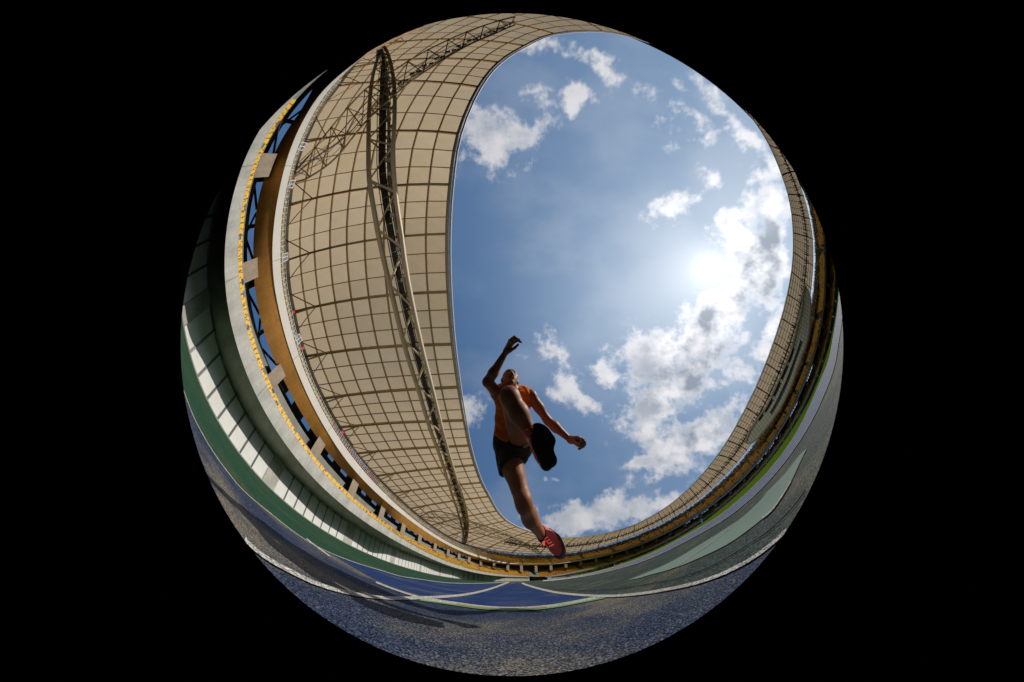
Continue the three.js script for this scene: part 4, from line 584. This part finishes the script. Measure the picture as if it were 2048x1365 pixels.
function skin(f, lo, hi, cell) {    // surface nets over a box
  const n = [0, 1, 2].map((i) => Math.ceil((hi[i] - lo[i]) / cell) + 1), [nx, ny, nz] = n, F = new Float32Array(nx * ny * nz), id = (i, j, k) => (k * ny + j) * nx + i, P = [], vi = new Int32Array(nx * ny * nz).fill(-1), idx = [];
  for (let k = 0; k < nz; k += 1) for (let j = 0; j < ny; j++) for (let i = 0; i < nx; i++) F[id(i, j, k)] = f([lo[0] + i * cell, lo[1] + j * cell, lo[2] + k * cell]);
  for (let k = 0; k + 1 < nz; k++) for (let j = 0; j + 1 < ny; j++) for (let i = 0; i + 1 < nx; i++) {
    let c = 0, x = 0, y = 0, z = 0; const v = (a, b, d) => F[id(i + a, j + b, k + d)];
    for (const [a, b] of EDGES) { const fa = v(...a), fb = v(...b); if ((fa < 0) !== (fb < 0)) { const t = fa / (fa - fb); x += mix(a[0], b[0], t); y += mix(a[1], b[1], t); z += mix(a[2], b[2], t); c++; } }
    if (c) { vi[id(i, j, k)] = P.length / 3; P.push(lo[0] + (i + x / c) * cell, lo[1] + (j + y / c) * cell, lo[2] + (k + z / c) * cell); }
  }
  const q = (a, b, c, d, flip) => { if (a < 0 || b < 0 || c < 0 || d < 0) return; flip ? idx.push(a, c, b, a, d, c) : idx.push(a, b, c, a, c, d); };
  for (let k = 1; k + 1 < nz; k++) for (let j = 1; j + 1 < ny; j++) for (let i = 1; i + 1 < nx; i++) {
    const s = F[id(i, j, k)] < 0;
    if (s !== F[id(i + 1, j, k)] < 0) q(vi[id(i, j - 1, k - 1)], vi[id(i, j, k - 1)], vi[id(i, j, k)], vi[id(i, j - 1, k)], !s);
    if (s !== F[id(i, j + 1, k)] < 0) q(vi[id(i - 1, j, k - 1)], vi[id(i - 1, j, k)], vi[id(i, j, k)], vi[id(i, j, k - 1)], !s);
    if (s !== F[id(i, j, k + 1)] < 0) q(vi[id(i - 1, j - 1, k)], vi[id(i, j - 1, k)], vi[id(i, j, k)], vi[id(i - 1, j, k)], !s);
  }
  const N = new Float32Array(P.length), e = cell * .5, uv = new Float32Array(P.length / 3 * 2);
  for (let i = 0; i < P.length; i += 3) { const p = [P[i], P[i + 1], P[i + 2]], g = [0, 1, 2].map((a) => { const u = p.slice(), w = p.slice(); u[a] += e; w[a] -= e; return f(u) - f(w); }), l = vlen(g) || 1; N.set(g.map((x) => x / l), i); uv[i / 3 * 2] = P[i] + P[i + 2] * .7; uv[i / 3 * 2 + 1] = P[i + 1] - P[i + 2] * .6; }
  const g = new THREE.BufferGeometry(); g.setAttribute('position', new THREE.Float32BufferAttribute(P, 3)); g.setAttribute('normal', new THREE.BufferAttribute(N, 3)); g.setAttribute('uv', new THREE.BufferAttribute(uv, 2)); g.setIndex(idx); return g;
}
const EDGES = []; for (const a of [[0, 0, 0], [1, 0, 0], [0, 1, 0], [0, 0, 1], [1, 1, 0], [1, 0, 1], [0, 1, 1], [1, 1, 1]]) for (let i = 0; i < 3; i++) if (!a[i]) { const b = a.slice(); b[i] = 1; EDGES.push([a, b]); }
const bounds = (pts, m) => [[0, 1, 2].map((i) => Math.min(...pts.map((p) => p[i])) - m), [0, 1, 2].map((i) => Math.max(...pts.map((p) => p[i])) + m)];
const T_skin = texture(512, (u, v) => { const a = vf(u, v, 6, 41, 5), b = vf(u, v, 120, 43, 2), k = .96 + (a - .5) * .09 + (b - .5) * .06; return [k, k * .985, k * .97]; });
const T_cloth = texture(512, (u, v) => { const b = (Math.sin(u * 2 * Math.PI * 96) * .5 + .5) * (Math.sin(v * 2 * Math.PI * 96) * .5 + .5), a = vf(u, v, 6, 51, 4), k = .92 + .06 * b + (a - .5) * .1; return [k, k, k]; });
const PM = {
  skin: new THREE.MeshPhysicalMaterial({ map: sized(T_skin, .35), color: rgb(.36, .155, .082), roughness: .5, specularIntensity: .5, sheen: .15, sheenColor: rgb(.5, .25, .15), sheenRoughness: .5 }),
  hair: std({ color: rgb(.012, .010, .009), roughness: .8 }), eye: std({ color: rgb(.5, .48, .45), roughness: .2 }), iris: std({ color: rgb(.02, .012, .01), roughness: .2 }), lip: std({ color: rgb(.20, .065, .05), roughness: .5 }),
  shirt: new THREE.MeshPhysicalMaterial({ map: sized(T_cloth, .12), color: rgb(1.0, .215, .003), roughness: .9, sheen: 1, sheenColor: rgb(1, .25, .01), sheenRoughness: .9 }),
  shorts: std({ map: sized(T_cloth, .12), color: rgb(.016, .0155, .015), roughness: .85 }), shoe: std({ map: sized(T_cloth, .06), color: rgb(.82, .20, .17), roughness: .7 }),
  sole: std({ color: rgb(.010, .011, .011), roughness: .55 }), midsole: std({ color: rgb(.16, .16, .165), roughness: .6 }), lace: std({ color: rgb(.85, .075, .03), roughness: .6 }), tread: std({ color: rgb(.028, .03, .03), roughness: .6 }), lining: std({ color: rgb(.05, .012, .015), roughness: .9 }),
};
const B = BODY, runner = thing('person', 'runner in orange tank top and black shorts leaping overhead, arms flung out', 'person');
const tUp = vnorm(vsub(B.neck, B.pelvis)), tLat = vnorm(vsub(B.shL, B.shR)), tFr0 = vcross(tLat, tUp), tFr = vnorm(vdot(tFr0, vsub(BODY.head, [0, .35, 0])) > 0 ? tFr0.map((x) => -x) : tFr0);   // tFr points out of the chest
const L_ = (c, x, y = 0, z = 0) => vadd(vadd(vadd(c, tLat, x), tUp, y), tFr, z);
const torso = [cap(L_(B.chest, -.095, .01), L_(B.chest, .095, .01), .108, .108), cap(L_(B.chest, -.12, .09), L_(B.chest, .12, .09), .066, .066), cap(L_(B.belly, -.065), L_(B.belly, .065), .108, .108), cap(L_(B.pelvis, -.075, .02), L_(B.pelvis, .075, .02), .112, .112), cap(L_(B.chest, -.06, .02, .05), L_(B.chest, .06, .02, .05), .07, .07)];
const legA = [ball(vadd(vmix(B.hipA, B.knA, .62), vnorm(vsub([0, .35, 0], B.knA)), .035), .055), ball(vadd(vadd(B.knA, vnorm(vsub([0, .35, 0], B.knA)), .034), tLat, .012), .034), cap(B.hipA, vmix(B.hipA, B.knA, .45), .108, .094), cap(vmix(B.hipA, B.knA, .4), B.knA, .095, .06), ball(vadd(B.knA, vnorm(vsub([0, .35, 0], B.knA)), .016), .05), cap(B.knA, B.caA, .056, .058), cap(B.caA, B.anA, .058, .034)];
const legB = [cap(B.hipB, B.knB, .112, .082), ball(B.knB, .085), ball(vadd(B.knB, vnorm(vsub([0, .35, 0], B.knB)), .03), .06), cap(B.knB, B.caB, .078, .083), cap(B.caB, B.anB, .083, .04)];
const armR = [ball(B.shR, .062), cap(B.shR, B.elR, .058, .047), cap(B.elR, vmix(B.elR, B.wrR, .3), .044, .044), cap(vmix(B.elR, B.wrR, .3), B.wrR, .044, .026)];
const armL = [ball(B.shL, .060), cap(B.shL, vmix(B.shL, B.elL, .5), .056, .050), cap(vmix(B.shL, B.elL, .5), B.elL, .050, .038), cap(B.elL, vmix(B.elL, B.wrL, .35), .038, .042), cap(vmix(B.elL, B.wrL, .35), B.wrL, .042, .025)];
const bodyF = (() => { const t = blend([...torso, cap(B.neck, vmix(B.neck, B.head, .8), .058, .052)], .07), a = blend(armR, .03), b = blend(armL, .03), c = blend(legA, .03), d = blend(legB, .03); return (p) => { const core = t(p); return Math.min(smin(smin(core, a(p), .04), b(p), .04), smin(core, c(p), .05), smin(core, d(p), .03)); }; })();
const allJ = Object.values(B);
{
  const [lo, hi] = bounds(allJ, .13), body = skin(bodyF, lo, hi, .0115);
  // head in its own frame: forward, up, right
  const toEye = vnorm(vsub([EYE.x, EYE.y, EYE.z], B.head)), iu = vnorm(vsub([CAMU.x, CAMU.y, CAMU.z], toEye.map((x) => x * vdot([CAMU.x, CAMU.y, CAMU.z], toEye)))), be = 47 * rad;
  let hf = vnorm(vadd(toEye.map((x) => x * Math.cos(be)), iu, Math.sin(be))), hu = vnorm(vadd(iu.map((x) => x * Math.cos(be)), toEye, -Math.sin(be))), hr = vcross(hu, hf);
  { const y = 9 * rad, f2 = vadd(hf.map((x) => x * Math.cos(y)), hr, Math.sin(y)); hr = vnorm(vadd(hr.map((x) => x * Math.cos(y)), hf, -Math.sin(y))); hf = vnorm(f2); }
  const HS = 1.06, hp = (x, y, z) => vadd(vadd(vadd(B.head, hr, x * HS), hu, y * HS), hf, z * HS), loc = (p) => { const q = vsub(p, B.head); return [vdot(q, hr) / HS, vdot(q, hu) / HS, vdot(q, hf) / HS]; };
  const ell = (c, r) => (q) => { const x = (q[0] - c[0]) / r[0], y = (q[1] - c[1]) / r[1], z = (q[2] - c[2]) / r[2], k = Math.hypot(x, y, z); return (k - 1) * Math.min(...r); };
  const soft = blend([ell([0, .03, -.008], [.073, .095, .092]), ell([0, -.05, .018], [.056, .058, .066]), ball([0, -.093, .062], .022), ell([0, -.005, .05], [.058, .06, .042])], .035);
  const feat = [cap([0, .018, .088], [0, -.018, .106], .010, .014), ball([-.012, -.021, .096], .009), ball([.012, -.021, .096], .009), cap([-.04, .034, .074], [-.012, .034, .086], .010, .010), cap([.04, .034, .074], [.012, .034, .086], .010, .010), cap([-.021, -.048, .080], [.021, -.048, .080], .008, .008), cap([-.018, -.06, .079], [.018, -.06, .079], .009, .009), ell([-.077, -.004, -.008], [.011, .030, .018]), ell([.077, -.004, -.008], [.011, .030, .018]), cap([-.05, -.005, .058], [-.03, -.01, .072], .016, .014), cap([.05, -.005, .058], [.03, -.01, .072], .016, .014)];
  const headF = (p) => { const q = loc(p); let d = soft(q); for (const f of feat) d = smin(d, f(q), .012); for (const s of [-1, 1]) d = -smin(-d, Math.hypot((q[0] - s * .029) * .8, (q[1] - .0105) * 1.5, q[2] - .092) - .0120, .006); d = -smin(-d, cap([-.02, -.054, .09], [.02, -.054, .09], .0022, .0022)(q), .004); for (const s of [-1, 1]) d = -smin(-d, Math.hypot(q[0] - s * .0065, q[1] + .031, q[2] - .101) - .0042, .003); return d * HS; };
  const hb = bounds([B.head], .14), headG = skin(headF, ...hb, .0038);
  const handF = (w, H, pr) => { const list = []; H.slice(0, 4).forEach((f, i) => { list.push(cap(w, f[0], .019, .0125), cap(f[0], f[1], .0118 - i * .0005, .0108), cap(f[1], f[2], .0108, .0082)); }); const t = H[4]; list.push(cap(w, t[0], .02, .017), cap(t[0], t[1], .016, .0128), cap(t[1], t[2], .0128, .0095)); const palm = blend(list.filter((_, i) => i < 12 && i % 3 === 0).concat([list[12]]), .022); return (p) => { let d = palm(p); for (let i = 0; i < list.length; i++) if (!(i < 12 && i % 3 === 0) && i !== 12) d = smin(d, list[i](p), .005); return d; }; };
  const gs = [body, headG]; for (const [w, H] of [[B.wrR, HANDS.R], [B.wrL, HANDS.L]]) { const f = handF(w, H), [a, b] = bounds([w, ...H.flat()], .03); gs.push(skin(f, a, b, .0032)); }
  const n = gs.reduce((s, g) => s + g.attributes.position.count, 0), pos = new Float32Array(n * 3), nor = new Float32Array(n * 3), uv = new Float32Array(n * 2), idx = []; let o = 0;
  for (const g of gs) { pos.set(g.attributes.position.array, o * 3); nor.set(g.attributes.normal.array, o * 3); uv.set(g.attributes.uv.array, o * 2); for (const i of g.index.array) idx.push(i + o); o += g.attributes.position.count; }
  const all = new THREE.BufferGeometry(); all.setAttribute('position', new THREE.BufferAttribute(pos, 3)); all.setAttribute('normal', new THREE.BufferAttribute(nor, 3)); all.setAttribute('uv', new THREE.BufferAttribute(uv, 2)); all.setIndex(idx);
  add('body', all, PM.skin, runner);
  add('hair', skin((p) => { const q = loc(p); return Math.max(ell([0, .03, -.010], [.0775, .099, .096])(q), -(q[1] - (.046 + .22 * Math.max(0, q[2] - .02) - .55 * Math.max(0, -q[2]))) - .002 * n3(q[0] * 260, q[1] * 260, q[2] * 260)) * HS; }, ...hb, .004), PM.hair, runner);
  for (const s of [-1, 1]) { const e = add('eye', new THREE.SphereGeometry(.0112 * HS, 16, 12).translate(...hp(s * .029, .010, .0775)), PM.eye, runner); add('iris', new THREE.SphereGeometry(.0062 * HS, 12, 8).translate(...hp(s * .029, .0095, .0845)), PM.iris, e); add('eyebrow', skin((p) => cap([s * .047, .036, .0785], [s * .014, .036, .0955], .0045, .0055)(loc(p)) * HS, ...bounds([hp(s * .03, .034, .088)], .04), .003), PM.hair, runner); }
  add('lips', skin((p) => blend([cap([-.018, -.0485, .0855], [.018, -.0485, .0855], .0040, .0040), cap([-.015, -.059, .085], [.015, -.059, .085], .0048, .0048)], .003)(loc(p)) * HS, ...bounds([hp(0, -.053, .085)], .035), .0025), PM.lip, runner);
}
{ // tank top: loose, with folds, open at neck, arms and hem
  const t = blend(torso, .08), hem = vmix(B.belly, B.pelvis, .52), f = (p) => {
    const y = vdot(vsub(p, hem), tUp), x = vdot(vsub(p, B.chest), tLat), z = vdot(vsub(p, B.chest), tFr), fl = .03 * Math.max(0, 1 - y / .16) ** 2;
    const fold = .006 * Math.sin(x * 38 + 9 * n3(x * 9, y * 7, z * 9) + y * 16) * sstep(.34, .05, y) + .007 * n3(p[0] * 21, p[1] * 21, p[2] * 21) + .004 * Math.sin(y * 70 + x * 25);
    let d = t(p) - .013 - fl + fold; d = Math.max(d, -y - .012 * Math.sin(x * 30 + z * 17)); d = Math.max(d, Math.abs(x) - .168 - .02 * sstep(.1, .4, y)); d = Math.max(d, -(ball(vadd(B.neck, tFr, .02), .072)(p))); return d; };
  add('tank_top', skin(f, ...bounds([B.neck, B.chest, B.pelvis, B.shL, B.shR], .17), .0085), PM.shirt, runner);
}
{ // shorts with slit hems
  const a1 = vmix(B.hipA, B.knA, .36), b1 = vmix(B.hipB, B.knB, .30), dA = vnorm(vsub(B.knA, B.hipA)), dB = vnorm(vsub(B.knB, B.hipB)), f = (p) => {
    const fold = .004 * Math.sin(p[0] * 40 + p[1] * 14 + 5 * n3(p[0] * 8, p[1] * 8, p[2] * 8)) + .004 * n3(p[0] * 14, p[1] * 14, p[2] * 14), pe = blend([torso[3], cap(L_(B.pelvis, -.06, -.04), L_(B.pelvis, .06, -.04), .11, .11)], .06)(p) - .012;
    const a = Math.max(cap(B.hipA, vadd(a1, dA, .06), .122, .136)(p), vdot(vsub(p, a1), dA) - .03), b = Math.max(cap(B.hipB, vadd(b1, dB, .05), .126, .138)(p), vdot(vsub(p, b1), dB));
    let d = smin(smin(pe, a, .03), b, .03) + fold; const top = vdot(vsub(p, B.pelvis), tUp) - .085; return Math.max(d, top); };
  add('shorts', skin(f, ...bounds([B.pelvis, B.hipA, B.hipB, a1, b1], .18), .0095), PM.shorts, runner);
  add('waistband', skin((p) => { const y = vdot(vsub(p, B.pelvis), tUp); return Math.max(blend([torso[3], torso[2]], .08)(p) - .016, Math.abs(y - .075) - .016); }, ...bounds([B.pelvis], .24), .009), PM.shorts, runner);
}
const tubeOf = (L, r, n = 24) => new THREE.TubeGeometry(new THREE.CatmullRomCurve3(L.map((p) => new THREE.Vector3(...p))), n, r, 6);
{ // shoe on the trailing foot
  const s = new THREE.Group(); s.name = 'shoe'; runner.add(s);
  const R = [.036, .040, .043, .044, .036], chain = SHOE_A.slice(0, -1).map((p, i) => cap(p, SHOE_A[i + 1], R[i], R[i + 1])), back = vnorm(vsub(SHOE_A[2], [0, .35, 0])), side = vadd(back.map((x) => x * .95), [CAMR.x, CAMR.y, CAMR.z], .22), sd = vnorm(side), upper = blend(chain, .02), leg = blend(legA, .03);
  const box = bounds(SHOE_A, .075), open = vadd(B.anA, vnorm(vsub(B.caA, B.anA)), .012), ld = vnorm(vsub(B.caA, B.anA));
  add('upper', skin((p) => { let d = smin(upper(p), cap(SHOE_A[0], vadd(B.anA, ld, -.005), .042, .043)(p), .02); d = Math.max(d, vdot(vsub(p, open), ld)); return Math.max(d, -(leg(p) - .004)); }, ...box, .005), PM.shoe, s);
  add('collar', skin((p) => Math.max(leg(p) - .0075, Math.abs(vdot(vsub(p, open), ld) + .003) - .006), ...bounds([open], .07), .004), PM.lining, s);
  add('midsole', skin((p) => { const q = vadd(p, sd, -.026); return Math.max(upper(q) - .004, -(upper(p) - .003)); }, ...box, .005), PM.midsole, s);
  add('outsole', skin((p) => { const q = vadd(p, sd, -.036); return Math.max(upper(q) - .003, -(upper(vadd(p, sd, -.026)) - .005)); }, ...box, .005), PM.sole, s);
  LACE_A.forEach((L) => add('lace', tubeOf(L, .0042), PM.lace, s));
}
{ // shoe on the leading foot, its black sole towards the ground
  const s = new THREE.Group(); s.name = 'shoe'; runner.add(s);
  const N = SOLE_N, c = SOLE_B.reduce((a, p) => vadd(a, p, 1 / SOLE_B.length), [0, 0, 0]), e1 = vnorm(vsub(SOLE_B[0], c)), e2 = vcross(N, e1), pts = SOLE_B.map((p) => { const q = vsub(p, c); return new THREE.Vector2(vdot(q, e1), vdot(q, e2)); });
  const curve = new THREE.CatmullRomCurve3(pts.map((p) => new THREE.Vector3(p.x, p.y, 0)), true, 'centripetal').getPoints(90).map((v) => new THREE.Vector2(v.x, v.y));
  const mat = new THREE.Matrix4().makeBasis(new THREE.Vector3(...e1), new THREE.Vector3(...e2), new THREE.Vector3(...N)).setPosition(...c), shp = new THREE.Shape(curve);
  add('outsole', new THREE.ExtrudeGeometry(shp, { depth: .010, bevelEnabled: true, bevelThickness: .006, bevelSize: .003, bevelSegments: 3, steps: 1 }).translate(0, 0, .0).applyMatrix4(mat), PM.sole, s);
  add('midsole', new THREE.ExtrudeGeometry(new THREE.Shape(curve.map((v) => v.clone().multiplyScalar(.985))), { depth: .022, bevelEnabled: true, bevelThickness: .004, bevelSize: .003, bevelSegments: 2 }).translate(0, 0, .018).applyMatrix4(mat), PM.midsole, s);
  const W = (x, y, z) => { const v = new THREE.Vector3(x, y, z).applyMatrix4(mat); return [v.x, v.y, v.z]; };
  const inset = curve.map((v) => v.clone().multiplyScalar(.86)); [inset, curve.map((v) => v.clone().multiplyScalar(.6))].forEach((C, i) => add('tread', tubeOf(C.filter((_, k) => k % 6 === 0 && (i ? k < 44 : k > 34)).map((v) => W(v.x, v.y, -.0068)), .0022, 50), PM.tread, s));
  for (let k = 0; k < 7; k++) { const a = curve[(4 + k * 5) % 90], b = curve[(86 - k * 5) % 90]; add('tread', tubeOf([W(a.x * .9, a.y * .9, -.0065), W((a.x + b.x) / 2 * .95, (a.y + b.y) / 2 - .004, -.007), W(b.x * .9, b.y * .9, -.0065)], .0022, 14), PM.sole, s); }
  const up = blend([...UPPER_B.slice(0, -1).map((p, i) => cap(p, UPPER_B[i + 1], .047, .05)), cap(UPPER_B[1], B.anB, .045, .043)], .03), leg = blend(legB, .03);
  add('upper', skin((p) => { const h = vdot(vsub(p, c), N) - .03, k = vadd(p, N, -vdot(vsub(p, c), N)); return Math.max(up(p), -h); }, ...bounds([...UPPER_B, B.anB], .08), .005), PM.shoe, s);
  LACE_B.forEach((L) => add('lace', tubeOf(L, .0036), PM.lace, s));
}
renderer.render(scene, camera);
